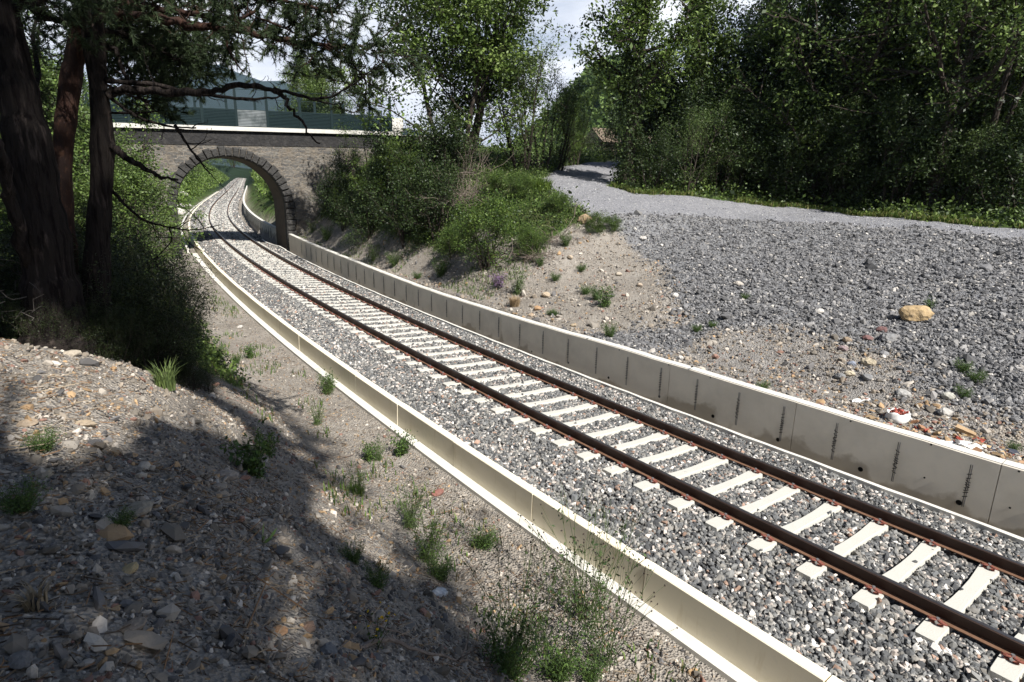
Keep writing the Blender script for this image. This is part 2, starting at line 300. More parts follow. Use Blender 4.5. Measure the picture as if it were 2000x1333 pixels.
def ground_mat():
    m = bpy.data.materials.new('ground'); m.use_nodes = True; t = m.node_tree; b = t.nodes['Principled BSDF']; b.inputs['Roughness'].default_value = .95; b.inputs['Specular IOR Level'].default_value = .1
    n = t.nodes.new; L = t.links.new
    tc_ = n('ShaderNodeTexCoord'); at_ = n('ShaderNodeAttribute'); at_.attribute_name = 'zone'; se = n('ShaderNodeSeparateColor'); L(at_.outputs['Color'], se.inputs[0])
    def nz(s, d=8):
        a = n('ShaderNodeTexNoise'); a.inputs['Scale'].default_value = s; a.inputs['Detail'].default_value = d; a.inputs['Roughness'].default_value = .65; L(tc_.outputs['Object'], a.inputs['Vector']); return a.outputs[0]
    def vo(s):
        a = n('ShaderNodeTexVoronoi'); a.inputs['Scale'].default_value = s; L(tc_.outputs['Object'], a.inputs['Vector']); return a
    def mixc(f, a, c):
        x = n('ShaderNodeMix'); x.data_type = 'RGBA'; L(f, x.inputs[0])
        for i, q in ((6, a), (7, c)):
            if isinstance(q, tuple): x.inputs[i].default_value = (*q, 1)
            else: L(q, x.inputs[i])
        return x.outputs[2]
    def rng_(f, lo, hi, to=1.):
        r = n('ShaderNodeMapRange'); r.inputs[1].default_value = lo; r.inputs[2].default_value = hi; r.inputs[4].default_value = to; L(f, r.inputs[0]); return r.outputs[0]
    big = nz(.8); mid = nz(6); fine = nz(40); v1 = vo(16); v2 = vo(34)
    sep1 = n('ShaderNodeSeparateColor'); L(v1.outputs['Color'], sep1.inputs[0]); sep2 = n('ShaderNodeSeparateColor'); L(v2.outputs['Color'], sep2.inputs[0])
    dirt = mixc(rng_(big, .4, .65), (.27, .243, .21), (.37, .34, .30))
    dirt = mixc(rng_(mid, .45, .7, .8), dirt, (.17, .145, .12)); dirt = mixc(rng_(sep2.outputs[0], .78, .8, .85), dirt, (.34, .30, .25)); dirt = mixc(rng_(fine, .52, .7, .7), dirt, (.13, .11, .09))
    grav = mixc(rng_(sep1.outputs[0], 0, 1), (.14, .142, .15), (.27, .27, .275)); grav = mixc(rng_(sep2.outputs[1], .85, .87), grav, (.35, .34, .32)); grav = mixc(rng_(fine, .5, .65, .8), grav, (.07, .07, .075))
    road = mixc(rng_(mid, .35, .7), (.27, .27, .285), (.19, .19, .205)); road = mixc(rng_(sep2.outputs[2], .8, .82, .8), road, (.42, .41, .4)); road = mixc(rng_(fine, .55, .7, .7), road, (.11, .11, .12))
    wood = mixc(rng_(mid, .4, .65), (.06, .085, .025), (.05, .045, .028)); wood = mixc(rng_(big, .42, .55, .8), wood, (.07, .12, .028))
    col = mixc(se.outputs[0], dirt, grav); col = mixc(se.outputs[1], col, road); col = mixc(se.outputs[2], col, wood)
    col = mixc(at_.outputs['Alpha'], col, (.016, .028, .016))
    L(col, b.inputs['Base Color'])
    bp = n('ShaderNodeBump'); bp.inputs['Distance'].default_value = .035; ad = n('ShaderNodeMath'); ad.operation = 'ADD'; L(mid, ad.inputs[0]); L(v2.outputs['Distance'], ad.inputs[1]); L(ad.outputs[0], bp.inputs['Height']); L(bp.outputs[0], b.inputs['Normal'])
    return m
M['ground'] = ground_mat()

# air: pale even haze round the whole scene
def haze_box():
    me = bpy.data.meshes.new('haze'); X, Z0, Z1 = 5400., -60., 900.
    v = [(x, y, z) for z in (Z0, Z1) for y in (-X, X) for x in (-X, X)]; me.from_pydata(v, [], [(0, 2, 3, 1), (4, 5, 7, 6), (0, 1, 5, 4), (2, 6, 7, 3), (0, 4, 6, 2), (1, 3, 7, 5)])
    m = bpy.data.materials.new('haze'); m.use_nodes = True; t = m.node_tree; t.nodes.clear(); o = t.nodes.new('ShaderNodeOutputMaterial'); p = t.nodes.new('ShaderNodeVolumePrincipled')
    p.inputs['Color'].default_value = (.50, .66, .98, 1); p.inputs['Density'].default_value = .00008; p.inputs['Anisotropy'].default_value = .2; t.links.new(p.outputs[0], o.inputs['Volume'])
    me.materials.append(m); ob = bpy.data.objects.new('haze', me); C.objects.link(ob); ob['kind'] = 'stuff'
HAZE = True
#PART2
# ------------------------------------------------------------------ ground sheet
def axis(a, b, step, far):
    m = np.arange(a, b + 1e-6, step); L = []; x = a; d = step
    while x > -far: d *= 1.12; x -= d; L.append(x)
    Rr = []; x = m[-1]; d = step
    while x < far: d *= 1.12; x += d; Rr.append(x)
    return np.concatenate([L[::-1], m, Rr])
gx = axis(-24, 24, .2, 5500); gy = axis(-8, 42, .2, 5500)
gx = np.concatenate([gx[gx < -135], np.arange(-134, -24, 1.2), gx[gx >= -24]]); gy = np.concatenate([gy[gy <= 42], np.arange(43, 335, 1.2), gy[gy > 336]])
GX, GY = np.meshgrid(gx, gy); GZ = terrain(GX, GY)
gs, go = toso(GX, GY)
def inpoly(x, y, poly):
    x = np.ravel(x); y = np.ravel(y); c = np.zeros(len(x), bool); n = len(poly)
    for i in range(n):
        x1, y1 = poly[i]; x2, y2 = poly[(i + 1) % n]
        if y1 == y2: continue
        c ^= ((y1 > y) != (y2 > y)) & (x < (x2 - x1) * (y - y1) / (y2 - y1) + x1)
    return c
W2 = lambda L: [tuple(ghit(u, v)[:2]) for u, v in L]
ROAD = W2([(2000, 449), (1750, 427), (1600, 410), (1500, 403), (1250, 380), (1195, 366), (1185, 345), (1198, 322), (1170, 319), (1150, 335), (1060, 352), (1058, 368), (1120, 400), (1200, 428), (1400, 428), (1600, 437), (1800, 446)])
ROAD += [tuple(so(-9, -17.2)[:2])[:2], tuple(so(-9, -24)[:2])[:2]]
_rp = [(3.2, 29.5), (3.9, 33), (5.0, 37), (6.8, 41), (10, 45), (16, 49)]
ROAD2 = [(x - 1.7, y + .6) for x, y in _rp] + [(x + 1.5, y - .6) for x, y in _rp[::-1]]
GRAV = W2([(1060, 352), (1140, 410), (1180, 440), (1280, 500), (1335, 580), (1300, 640), (1150, 640), (1160, 672), (1350, 690), (1430, 640), (1560, 640), (1680, 700), (1800, 700), (1990, 870)])
GRAV += [tuple(so(-9, -4)[:2]), tuple(so(-12, -19)[:2]), tuple(so(2, -17)[:2]), tuple(so(8, -13.5)[:2])]
LOWG = W2([(1990, 880), (1800, 700), (1680, 700), (1560, 640), (1430, 640), (1350, 690), (1160, 672), (1400, 738), (1700, 830)]) 
def zones(x, y, s, o):
    x = np.ravel(x); y = np.ravel(y)
    jx = x + 2.6 * fbm(x, y, .7, 5); jy = y + 2.6 * fbm(x + 50, y + 9, .7, 5)
    rd = inpoly(x + 1.0 * fbm(x, y, 1.5, 5), y + 1.0 * fbm(x + 9, y, 1.5, 5), ROAD) | inpoly(x, y, ROAD2); gv = inpoly(jx, jy, GRAV) & ~rd
    co = np.interp(s, CR_S, CR_O)
    wood = ((o < co - .3) & ~rd & ~gv) | (o > 10.5) | ((s > 5) & (o > 4.9)) | ((s > 13) & (o < -4.3)) | ((s > 9.5) & (o < -5.5)) | (np.hypot(x, y) > 60) & (abs(o) > 6) | (s > 40) & (s < 340) & (abs(o) > 3.4)
    wood &= ~rd & ~gv
    return gv.astype(float), rd.astype(float), wood.astype(float)
def soft(x, y, k=.32): return x + rng.normal(0, k, len(x)), y + rng.normal(0, k, len(x))
zg, zr_, zw = zones(GX, GY, gs, go); zg = np.maximum(zg, .45 * inpoly(GX + 1.2 * fbm(GX, GY, 1.2).reshape(GX.shape), GY, LOWG))
ny, nx = GX.shape
def grid_mesh(name, X, Y, Z, zc, material, mask=None):
    ny, nx = X.shape; me = bpy.data.meshes.new(name); V = np.stack([X, Y, Z], -1).reshape(-1, 3)
    i = (np.arange(ny - 1)[:, None] * nx + np.arange(nx - 1)[None]).ravel(); Q = np.stack([i, i + 1, i + nx + 1, i + nx], -1)
    me.vertices.add(len(V)); me.vertices.foreach_set('co', V.astype(np.float32).ravel())
    me.loops.add(Q.size); me.loops.foreach_set('vertex_index', Q.ravel().astype(np.int32)); me.polygons.add(len(Q)); me.polygons.foreach_set('loop_start', (np.arange(len(Q)) * 4).astype(np.int32))
    me.polygons.foreach_set('use_smooth', np.ones(len(Q), bool))
    if zc is not None:
        a = me.attributes.new('zone', 'FLOAT_COLOR', 'POINT'); a.data.foreach_set('color', np.stack([*zc, sm(110, 200, np.hypot(V[:, 0], V[:, 1])) * (1 if len(zc) == 3 else 0)], -1).astype(np.float32).ravel())
    me.update(calc_edges=True); me.materials.append(material)
    o = bpy.data.objects.new(name, me); C.objects.link(o); return o
tag(grid_mesh('ground', GX, GY, GZ, (zg, zr_, zw), M['ground']), kind='structure')

# ------------------------------------------------------------------ ballast bed
SB_ = np.concatenate([np.arange(-14, 45, .3), np.arange(45, 330, 1.5)])
BO = np.array([-2.0, -1.9, -1.5, -1.2, -.6, 0, .6, 1.2, 1.45, 1.9, 2.3, 2.47])
BZ = np.array([-.14, -.115, -.10, -.045, -.045, -.045, -.045, -.045, -.05, -.085, -.078, -.07])
def bedz(o): return np.interp(o, BO, BZ) + CANT * np.clip(o, -1.4, 1.4) * np.interp(abs(o), [1.4, 2.2], [1, .15])
oo, ss = np.meshgrid(BO, SB_); P = so(ss, oo); P[..., 2] += bedz(oo) - .035
tag(grid_mesh('ballast_bed', P[..., 0], P[..., 1], P[..., 2], None, mat('ballast bed', (.10, .10, .105), .95, .1, noise=[(25, (.36, .34, .32), .55, .62, .9), (45, (.02, .02, .02), .5, .6, .8)], bump=(22, .05))), kind='structure')

# ------------------------------------------------------------------ stones
def ico():
    t = (1 + 5 ** .5) / 2
    v = np.array([(-1, t, 0), (1, t, 0), (-1, -t, 0), (1, -t, 0), (0, -1, t), (0, 1, t), (0, -1, -t), (0, 1, -t), (t, 0, -1), (t, 0, 1), (-t, 0, -1), (-t, 0, 1)]) / math.hypot(1, t)
    f = np.array([(0, 11, 5), (0, 5, 1), (0, 1, 7), (0, 7, 10), (0, 10, 11), (1, 5, 9), (5, 11, 4), (11, 10, 2), (10, 7, 6), (7, 1, 8), (3, 9, 4), (3, 4, 2), (3, 2, 6), (3, 6, 8), (3, 8, 9), (4, 9, 5), (2, 4, 11), (6, 2, 10), (8, 6, 7), (9, 8, 1)])
    return v, f
def cubo():   # chipped block: 8 corners
    v = np.array([(x, y, z) for z in (-1, 1) for y in (-1, 1) for x in (-1, 1)]) * .62
    f = np.array([(0, 2, 1), (1, 2, 3), (4, 5, 7), (4, 7, 6), (0, 1, 5), (0, 5, 4), (2, 6, 7), (2, 7, 3), (0, 4, 6), (0, 6, 2), (1, 3, 7), (1, 7, 5)])
    return v, f
def stones(mb, P, size, pal, wts, flat=.75, jag=.25, kind='ico', tone=.16, normal=None):
    n = len(P)
    if n == 0: return
    v, f = ico() if kind == 'ico' else cubo()
    k = len(v); V = v[None] + rng.normal(0, jag, (n, k, 3)) * .55
    V *= np.stack([rng.uniform(.8, 1.35, n), rng.uniform(.6, 1.0, n), rng.uniform(.55, .95, n) * flat], -1)[:, None]
    # small random tilt + yaw
    q = rng.normal(size=(n, 4)); q[:, 1:3] *= .45; q[:, 0] *= 1; q[:, 3] *= 1.0; q /= np.linalg.norm(q, axis=1)[:, None]
    a, b, c, d = q.T
    Rm = np.stack([1 - 2 * (c * c + d * d), 2 * (b * c - a * d), 2 * (b * d + a * c), 2 * (b * c + a * d), 1 - 2 * (b * b + d * d), 2 * (c * d - a * b), 2 * (b * d - a * c), 2 * (c * d + a * b), 1 - 2 * (b * b + c * c)], -1).reshape(n, 3, 3)
    V = np.einsum('nij,nkj->nki', Rm, V) * (np.asarray(size) / 2)[:, None, None] + P[:, None]
    Fc = (f[None] + (np.arange(n) * k)[:, None, None]).reshape(-1, 3)
    pal = np.array(pal); c0 = pal[rng.choice(len(pal), n, p=np.array(wts) / sum(wts))] * rng.uniform(1 - tone * 2, 1 + tone * 2, (n, 1))
    mb.add(V.reshape(-1, 3), [Fc], np.repeat(c0, len(f), 0))
PAL_B = [(.115, .117, .118), (.19, .188, .18), (.065, .066, .068), (.27, .255, .23), (.50, .44, .39), (.60, .57, .53), (.30, .20, .15)]
WB = [.28, .28, .12, .17, .07, .05, .03]
PAL_G = [(.125, .123, .125), (.18, .177, .178), (.08, .079, .08), (.26, .25, .24), (.44, .41, .37)]
WG = [.33, .3, .17, .16, .04]
PAL_D = [(.26, .22, .175), (.17, .15, .125), (.34, .305, .26), (.115, .11, .108), (.48, .43, .37), (.22, .13, .10), (.34, .23, .13)]
WD = [.26, .22, .16, .16, .08, .05, .07]
def ballast(n, s0, s1, size, lift, kind='ico', layers=1):
    s = rng.uniform(s0, s1, n); o = rng.uniform(-1.98, 2.42, n)
    keep = ~((abs(abs(o) - .87) < .085)) ; ph = np.abs((s / .6) - np.round(s / .6)) * .6
    on = (ph < .115) & (abs(o) < 1.32); keep &= (~on) | (rng.random(n) < .006); s, o, on = s[keep], o[keep], on[keep]
    P = so(s, o); sz = size * rng.lognormal(0, .22, len(s)); P[:, 2] += bedz(o) + rng.uniform(-.5, .5, len(s)) * lift - .012 + np.where(on, .05, 0)
    return P, sz
mb = MB()
for (n, a, b, sz, lift, kd) in [(52000, -8.5, 2, .062, .035, 'ico'), (32000, 2, 10, .066, .04, 'ico'), (30000, 10, 22, .075, .045, 'cubo'), (22000, 22, 45, .095, .05, 'cubo'), (14000, 45, 85, .14, .05, 'cubo'), (24000, 85, 320, .22, .06, 'cubo')]:
    P, z_ = ballast(n, a, b, sz, lift); stones(mb, P, z_, PAL_B, WB, .85, .30, kd, tone=.14)
tag(mb.build('ballast_stones', M['stone']), 'grey and white crushed ballast stones filling the track between the two concrete walls', 'ballast', kind='stuff')

def scatter(n, x0, x1, y0, y1, d0=12, p=1.2):
    x = rng.uniform(x0, x1, n); y = rng.uniform(y0, y1, n); d = np.hypot(np.hypot(x, y), 3)
    k = rng.random(n) < np.minimum(1, (d0 / d) ** p); x, y = x[k], y[k]
    s, o = toso(x, y); return x, y, s, o
def put(x, y, sink=.25, sz=None):
    P = np.stack([x, y, terrain(x, y)], -1); P[:, 2] += (-sink if sz is None else 0); return P
# right bank: crushed gravel and dirt stones
x, y, s, o = scatter(700000, -6, 24, 2, 32, 12, 1.6)
k = (o < -2.8) & (s > -9); x, y, s, o = x[k], y[k], s[k], o[k]
g_, r_, w_ = zones(*soft(x, y), s, o)
mb = MB(); P = np.stack([x, y, terrain(x, y)], -1)
k = (g_ > 0) & (rng.random(len(x)) < .9); sz = .056 * rng.lognormal(0, .42, k.sum()); q = P[k]; q[:, 2] += sz * .12; stones(mb, q, sz, PAL_G, WG, .8, .3, 'ico')
print('gravel', k.sum())
k = (r_ > 0) & (rng.random(len(x)) < .14); sz = .045 * rng.lognormal(0, .3, k.sum()); q = P[k]; q[:, 2] += sz * .05; stones(mb, q, sz, [(.33, .33, .34), (.22, .22, .24), (.45, .44, .42)], [.5, .3, .2], .7, .3, 'cubo')
tag(mb.build('gravel_stones', M['stone']), 'dark grey crushed stone heaped down the slope below the gravel road', 'gravel', kind='stuff')
mb = MB()
k = (g_ + r_ + w_ == 0) & (rng.random(len(x)) < .30 * (.4 + 1.6 * np.clip(vn(x * 1.1, y * 1.1), 0, 1))); sz = .042 * rng.lognormal(0, .5, k.sum()); q = P[k]; q[:, 2] += sz * .1; stones(mb, q, sz, PAL_D, WD, .7, .25, 'ico')
print('dirt', k.sum())
# left strip and bank
x, y, s, o = scatter(560000, -12, 5, -1, 22, 5.0, 1.2)
k = (o > 2.8) & (o < 11) & (s > -8.5); x, y, s, o = x[k], y[k], s[k], o[k]
g_, r_, w_ = zones(x, y, s, o)
P = np.stack([x, y, terrain(x, y)], -1); up = np.clip((o - 4.0) / .8, 0, 1)
k = rng.random(len(x)) < np.where(up < .5, .75, .95) * np.where(w_ > 0, .25, 1)
sz = np.where(up[k] < .5, .021, .021) * rng.lognormal(0, .55, k.sum()); sz = np.clip(sz, .008, .13); q = P[k]; q[:, 2] += sz * .08; stones(mb, q, sz, PAL_D, WD, .6, .22, 'ico')
print('left', k.sum())
# bigger cobbles on the bank in front of the camera
x, y, s, o = scatter(2900, -8, 2, .6, 12, 4, 1)
k = (o > 4.3) & (o < 9.5); x, y = x[k], y[k]; P = np.stack([x, y, terrain(x, y)], -1); sz = .075 * rng.lognormal(0, .38, len(x)); P[:, 2] += sz * .1
stones(mb, P, np.clip(sz, .03, .19), PAL_D, [.2, .25, .15, .25, .04, .05, .06], .55, .14, 'ico')
tag(mb.build('bank_pebbles', M['pebble']), 'mixed brown and grey pebbles strewn over the earth banks on both sides', 'pebbles', kind='stuff')

# ------------------------------------------------------------------ rails
def sweep(name, prof, s, material, parent=None, origin=None, cant=True, closed=True, smooth=False):
    prof = np.array(prof, float); ss, pp = np.meshgrid(s, np.arange(len(prof)), indexing='ij')
    P = so(ss, prof[pp, 0], prof[pp, 1], cant=False)
    if cant: P[..., 2] += CANT * prof[pp, 0]
    mb = MB(); mb.strip(P, None, closed); return mb.build(name, material, parent, origin, smooth=smooth)
RS = np.concatenate([np.arange(-13, 70, .5), np.arange(70, 330, 2)])
for side, lab in ((.87, 'rusty brown steel rail nearest the low cream wall, running on under the arch'), (-.87, 'rusty brown steel rail nearest the tall wall with the bars, running on under the arch')):
    o0 = so(-6, side); t = thing('rail', o0, lab, 'rail', 'the two rails of the railway line')
    h = [(side + a, b) for a, b in [(-.008, .03), (-.01, .112), (-.034, .122), (-.036, .15), (-.028, .158), (.028, .158), (.036, .15), (.034, .122), (.01, .112), (.008, .03)]]
    f = [(side + a, b) for a, b in [(-.07, 0), (-.07, .011), (-.03, .02), (-.012, .031), (.012, .031), (.03, .02), (.07, .011), (.07, 0)]]
    sweep('rail_head', h, RS, M['rail'], t); sweep('rail_foot', f, RS, M['rail_foot'], t)
    sweep('running_surface', [(side - .026, .157), (side - .026, .1605), (side + .026, .1605), (side + .026, .157)], RS, M['runtop'], t)

# ------------------------------------------------------------------ sleepers
def sleeper_mesh():
    xs = [-1.3, -1.27, -1.05, -.72, -.5, -.3, 0, .3, .5, .72, 1.05, 1.27, 1.3]
    wt = [.082, .09, .092, .09, .077, .067, .064, .067, .077, .09, .092, .09, .082]; zt_ = [-.012, -.004, -.004, -.004, -.01, -.016, -.02, -.016, -.01, -.004, -.004, -.004, -.012]
    pr = []
    for x, wv, z in zip(xs, wt, zt_): pr.append([(-wv - .03, x, -.16), (-wv - .006, x, z - .014), (-wv, x, z), (wv, x, z), (wv + .006, x, z - .014), (wv + .03, x, -.16)])
    mb = MB(); mb.strip(np.array(pr)[:, ::-1], None); return mb
def clip_mb(o, sgn):
    mb = MB()
    for q in (-1, 1):     # two coil loops bending over the rail foot
        a = np.linspace(-.3, 1.65 * PI, 12); P = np.stack([q * (.045 + .034 * np.cos(a)), o + sgn * (.016 + .036 * np.sin(a)), .034 + .014 * np.sin(a * .9)], -1); mb.tube(P, .0125, 5)
    P = np.array([(-.05, o - sgn * .012, .022), (-.02, o - sgn * .02, .034), (.02, o - sgn * .02, .034), (.05, o - sgn * .012, .022)]); mb.tube(P, .009, 5)
    mb.box(-.055, .055, o - .028, o + .034, -.004, .012)
    return mb
def screw_mb(o):
    mb = MB(); a = np.arange(6) * PI / 3; 
    mb.tube(np.array([(0, o, .0), (0, o, .045)]), .024, 10); mb.tube(np.array([(0, o, .044), (0, o, .066)]), .017, 6); return mb
sl = sleeper_mesh().build('concrete_sleeper', M['conc_top'], local=True)
tag(sl, 'white concrete sleeper lying across under both rails in the grey ballast', 'sleeper', 'sleepers under the railway track')
hole = MB()
for o in (-.62, .62, -1.14, 1.14): hole.tube(np.array([(.03 if abs(o) > 1 else -.02, o * .98, -.012 if abs(o) > 1 else -.02), (.03 if abs(o) > 1 else -.02, o * .98, .002 if abs(o) > 1 else -.005)]), .014, 8)
clipped = []
for base in (-.87, .87):
    for sg in (-1, 1):
        c_ = clip_mb(base + sg * .105, sg).build('rail_clip', M['clip'], sl, local=True); screw_mb(base + sg * .118).build('screw', M['steel'], c_, local=True); clipped.append(c_)
def place_sl(o, i):
    s_ = -.6 * i; p = so(s_, 0.); t = float(np.interp(s_, S, TT)); gr = float(zt(s_ + .3) - zt(s_ - .3)) / .6
    # local y = left normal (offset), local x = along the track
    ex = np.array([math.cos(t), math.sin(t), gr]); ey = np.array([-math.sin(t), math.cos(t), CANT]); ex /= np.linalg.norm(ex); ey /= np.linalg.norm(ey); ez = np.cross(ex, ey)
    j = rng.normal(0, .004)
    o.matrix_world = Matrix(((ex[0], ey[0], ez[0], p[0] + j), (ex[1], ey[1], ez[1], p[1]), (ex[2], ey[2], ez[2], p[2]), (0, 0, 0, 1)))
for i in range(14, -270, -1):
    if i == 14: o = sl
    elif i > -40: o = copy_tree(sl)
    else: o = sl.copy(); C.objects.link(o)
    place_sl(o, i)

mb = MB()
for i in range(270, 530):
    c_ = so(.6 * i + np.array([-.09, .09, .09, -.09] * 2), np.array([-1.3, -1.3, 1.3, 1.3] * 2), np.array([-.16] * 4 + [-.01] * 4)); mb.add(c_, np.array([(3, 2, 1, 0), (4, 5, 6, 7), (0, 1, 5, 4), (1, 2, 6, 5), (2, 3, 7, 6), (3, 0, 4, 7)]))
tag(mb.build('distant_sleepers', M['conc_top']), 'farthest sleepers of the line, merging into a pale band beyond the arch', 'sleepers', kind='stuff')
# ------------------------------------------------------------------ low precast wall on the left, in units with joints
jl = [-13.5, -10.7, -7.9, -5.05, -3.02, -1.0, 1.1, 3.2, 5.3, 7.4, 9.5, 11.6, 13.7, 15.8, 17.9, 20, 22.1, 24.2, 26.3, 28.4, 30.5, 32.6, 35, 38, 41, 44, 48, 54, 62, 72, 84, 98, 114, 132]
root = thing('trackside_wall', so(-4, 2.5, -.5), 'low cream precast concrete wall with a white footing beside the near rail', 'wall')
for a, b in zip(jl[:-1], jl[1:]):
    g = .009 if a < 20 else .0; jt = rng.uniform(-.006, .006); jz = rng.uniform(-.006, .006)
    ss = np.linspace(a + g, b - g, max(3, int((b - a) / .5)))
    sweep('wall_panel', [(2.44 + jt, -.9), (2.44 + jt, -.012 + jz), (2.452 + jt, jz), (2.57 + jt, jz), (2.582 + jt, -.012 + jz), (2.60 + jt, -.9)], ss, M['conc'], root, cant=False)
fo = lambda s: np.interp(s, [-15, 20, 30, 35, 36, 400], [2.745, 2.78, 2.86, 2.98, 2.98, 2.98])
s_ = np.concatenate([np.arange(-13.5, 34, .5), [34]])
Pq = np.stack([so(s_, 2.59, -.62), so(s_, 2.59, -.452), so(s_, fo(s_), -.458), so(s_, fo(s_) + .01, -.62)], 1); mb = MB(); mb.strip(Pq, None); mb.build('footing', M['cap'], root)
ch = thing('drain_channel', so(38, 2.9, -.6), 'open concrete drain channel along the line, passing under the arch on the left', 'drain')
s_ = np.concatenate([np.arange(34.2, 60, .8), np.arange(60, 140, 2.)])
def sw(name, prof, s, m, par): return sweep(name, prof, s, m, par, cant=False)
sw('channel_floor', [(2.62, -.75), (2.62, -.6), (3.02, -.6), (3.02, -.75)], s_, M['cap'], ch)
sw('channel_lip', [(3.02, -.9), (3.02, -.24), (3.14, -.24), (3.14, -.9)], s_, M['cap'], ch)
# ------------------------------------------------------------------ right: drain kerb and retaining wall with bars
kb = thing('drain_kerb', so(0, -2.0, -.3), 'thin white concrete kerb edging the ballast below the tall wall', 'kerb')
s_ = np.concatenate([np.arange(-13, 31.2, .4)]); wob = .012 * np.sin(s_ * 3.1) + .01 * np.sin(s_ * 7.7)
Pq = np.stack([so(s_, -1.985 + wob, -.5), so(s_, -1.985 + wob, -.095), so(s_, -2.065 + wob * .4, -.095), so(s_, -2.075, -.9)], 1); mb = MB(); mb.strip(Pq, None); mb.build('kerb_edge', M['cap'], kb)
s_ = np.array([31.2, 33.2, 34.6, 36, 38.]); oo_ = np.array([-2.0, -2.0, -1.7, -1.62, -1.7])
Pq = np.stack([so(s_, oo_, -.5), so(s_, oo_, -.07), so(s_, oo_ - .09, -.07), so(s_, oo_ - .09, -.9)], 1); mb = MB(); mb.strip(Pq, None); mb.build('kerb_edge', M['cap'], kb)
sw('channel_floor', [(-2.08, -.8), (-2.08, -.62), (-2.52, -.62), (-2.52, -.8)], np.arange(-13, 33, .8), M['conc_wall'], kb)
rw = thing('retaining_wall', so(0, -2.6, 0), 'tall grey concrete retaining wall with bars in its face, right of the track before the bridge', 'wall')
WT = lambda s: np.interp(s, [-13, 2.5, 4.2, 6.4, 9.3, 13.1, 19.9, 25.8, 32.5], [.63, .64, .60, .57, .545, .56, .67, .70, .76])
jr = [-13, -9.6, -4.98, -2.05, .72, 4.0, 6.95, 9.95, 12.9, 15.9, 18.9, 22, 25, 28, 32.6]
for a, b in zip(jr[:-1], jr[1:]):
    ss = np.linspace(a + .005, b - .005, max(4, int((b - a) / .4))); lift = rng.uniform(-.008, .008)
    tp = WT(ss) + lift + .004 * np.sin(ss * 9)
    Pq = np.stack([so(ss, -2.5, -.9), so(ss, -2.5, tp - .01), so(ss, -2.508, tp), so(ss, -2.70, tp + .006), so(ss, -2.715, tp - .01), so(ss, -2.73, -.9)], 1); mb = MB(); mb.strip(Pq, None); mb.build('wall_panel', M['conc_wall'], rw)
    mb = MB(); Pq = np.stack([so(ss, -2.512, tp + .001), so(ss, -2.512, tp + .011), so(ss, -2.695, tp + .016), so(ss, -2.695, tp + .001)], 1); mb.strip(Pq, None); mb.build('wall_top', M['cap'], rw)
rods = [-4.66, -3.72, -2.78, -1.85, -.95, 0., .93, 1.9, 2.9, 3.93, 4.95, 6.0, 7.05, 8.1, 9.15, 10.2, 11.3, 12.35, 13.4, 14.5, 15.6, 16.7, 17.8, 18.9, 20, 21.1, 22.2, 23.3, 24.4, 25.5, 26.6, 27.7, 28.8, -5.75, -6.8]
for i, r_s in enumerate(rods):
    t = float(np.interp(r_s, S, TT)); zb_, zt_ = -.155, .47 * float(WT(r_s)) / .63 + .03
    n_ = np.array([-math.sin(t), math.cos(t), 0]); mb = MB(); tn = np.array([math.cos(t), math.sin(t), 0])
    for q in (-.011, .011):
        Pz = so(r_s, -2.5 + .016, 0.)[None] + tn * q + np.array([0, 0, 1.])[None] * np.linspace(zb_, zt_, 6)[:, None]; mb.tube(Pz, .0055, 5)
    ob = mb.build('starter_bar', M['rod'], rw)
    mb = MB(); L_ = zt_ - zb_; hs = [.14, .25, .33, .41, .50, .58, .66, .74] if r_s > 0 else [.14, .24, .30, .36, .41, .46, .52, .60, .70]
    for h_ in hs:
        c0 = so(r_s, -2.5 + .022, zb_ + .08 + h_ * L_ * .95) ; d_ = rng.choice([-1, 1]) if r_s < 0 else 1
        mb.tube(np.array([c0 - tn * .028 * d_ + [0, 0, .012], c0 + n_ * .018, c0 + tn * .03 * d_ - [0, 0, .014]]), .006, 5)
    if r_s > -6: mb.build('tie_wire', M['black'], ob, origin=rw.location)
def disc(name, s_, dz, r, par):
    t = float(np.interp(s_, S, TT)); n_ = np.array([-math.sin(t), math.cos(t), 0]); c = so(s_, -2.5, dz); mb = MB(); mb.tube(np.array([c - n_ * .05, c + n_ * .003]), [r, r], 14); mb.build(name, M['black'], par)
def wallhit(u, v, offc=-2.5):
    d = ray(u, v); ts = np.linspace(4, 60, 3000); P = CO + d * ts[:, None]; s_, o_ = toso(P[:, 0], P[:, 1]); j = np.where(o_ < offc)[0][0]; return float(s_[j]), float(P[j, 2] - zt(s_[j]))
for (u, v, r) in [(1872.6, 982, .04), (1681, 917, .04), (1520, 859, .036), (1393, 813, .036), (1288, 775, .03), (1189, 738, .03), (1111, 709, .026), (1039, 687, .024), (2145, 1075, .04)]: disc('weep_hole', *wallhit(u, v), r, rw)
for (u, v) in [(1819, 868.5), (1990, 921), (1806, 933), (1973, 991.5), (1662, 823), (1307, 713), (1388, 738), (1210, 684), (1147, 662), (1350, 717)]: disc('tie_hole', *wallhit(u, v), .014, rw)
# pour line along the face
ss = np.arange(-8, 31, .4); pl = thing; mb = MB(); z_ = .19 + .01 * np.sin(ss * 1.7)
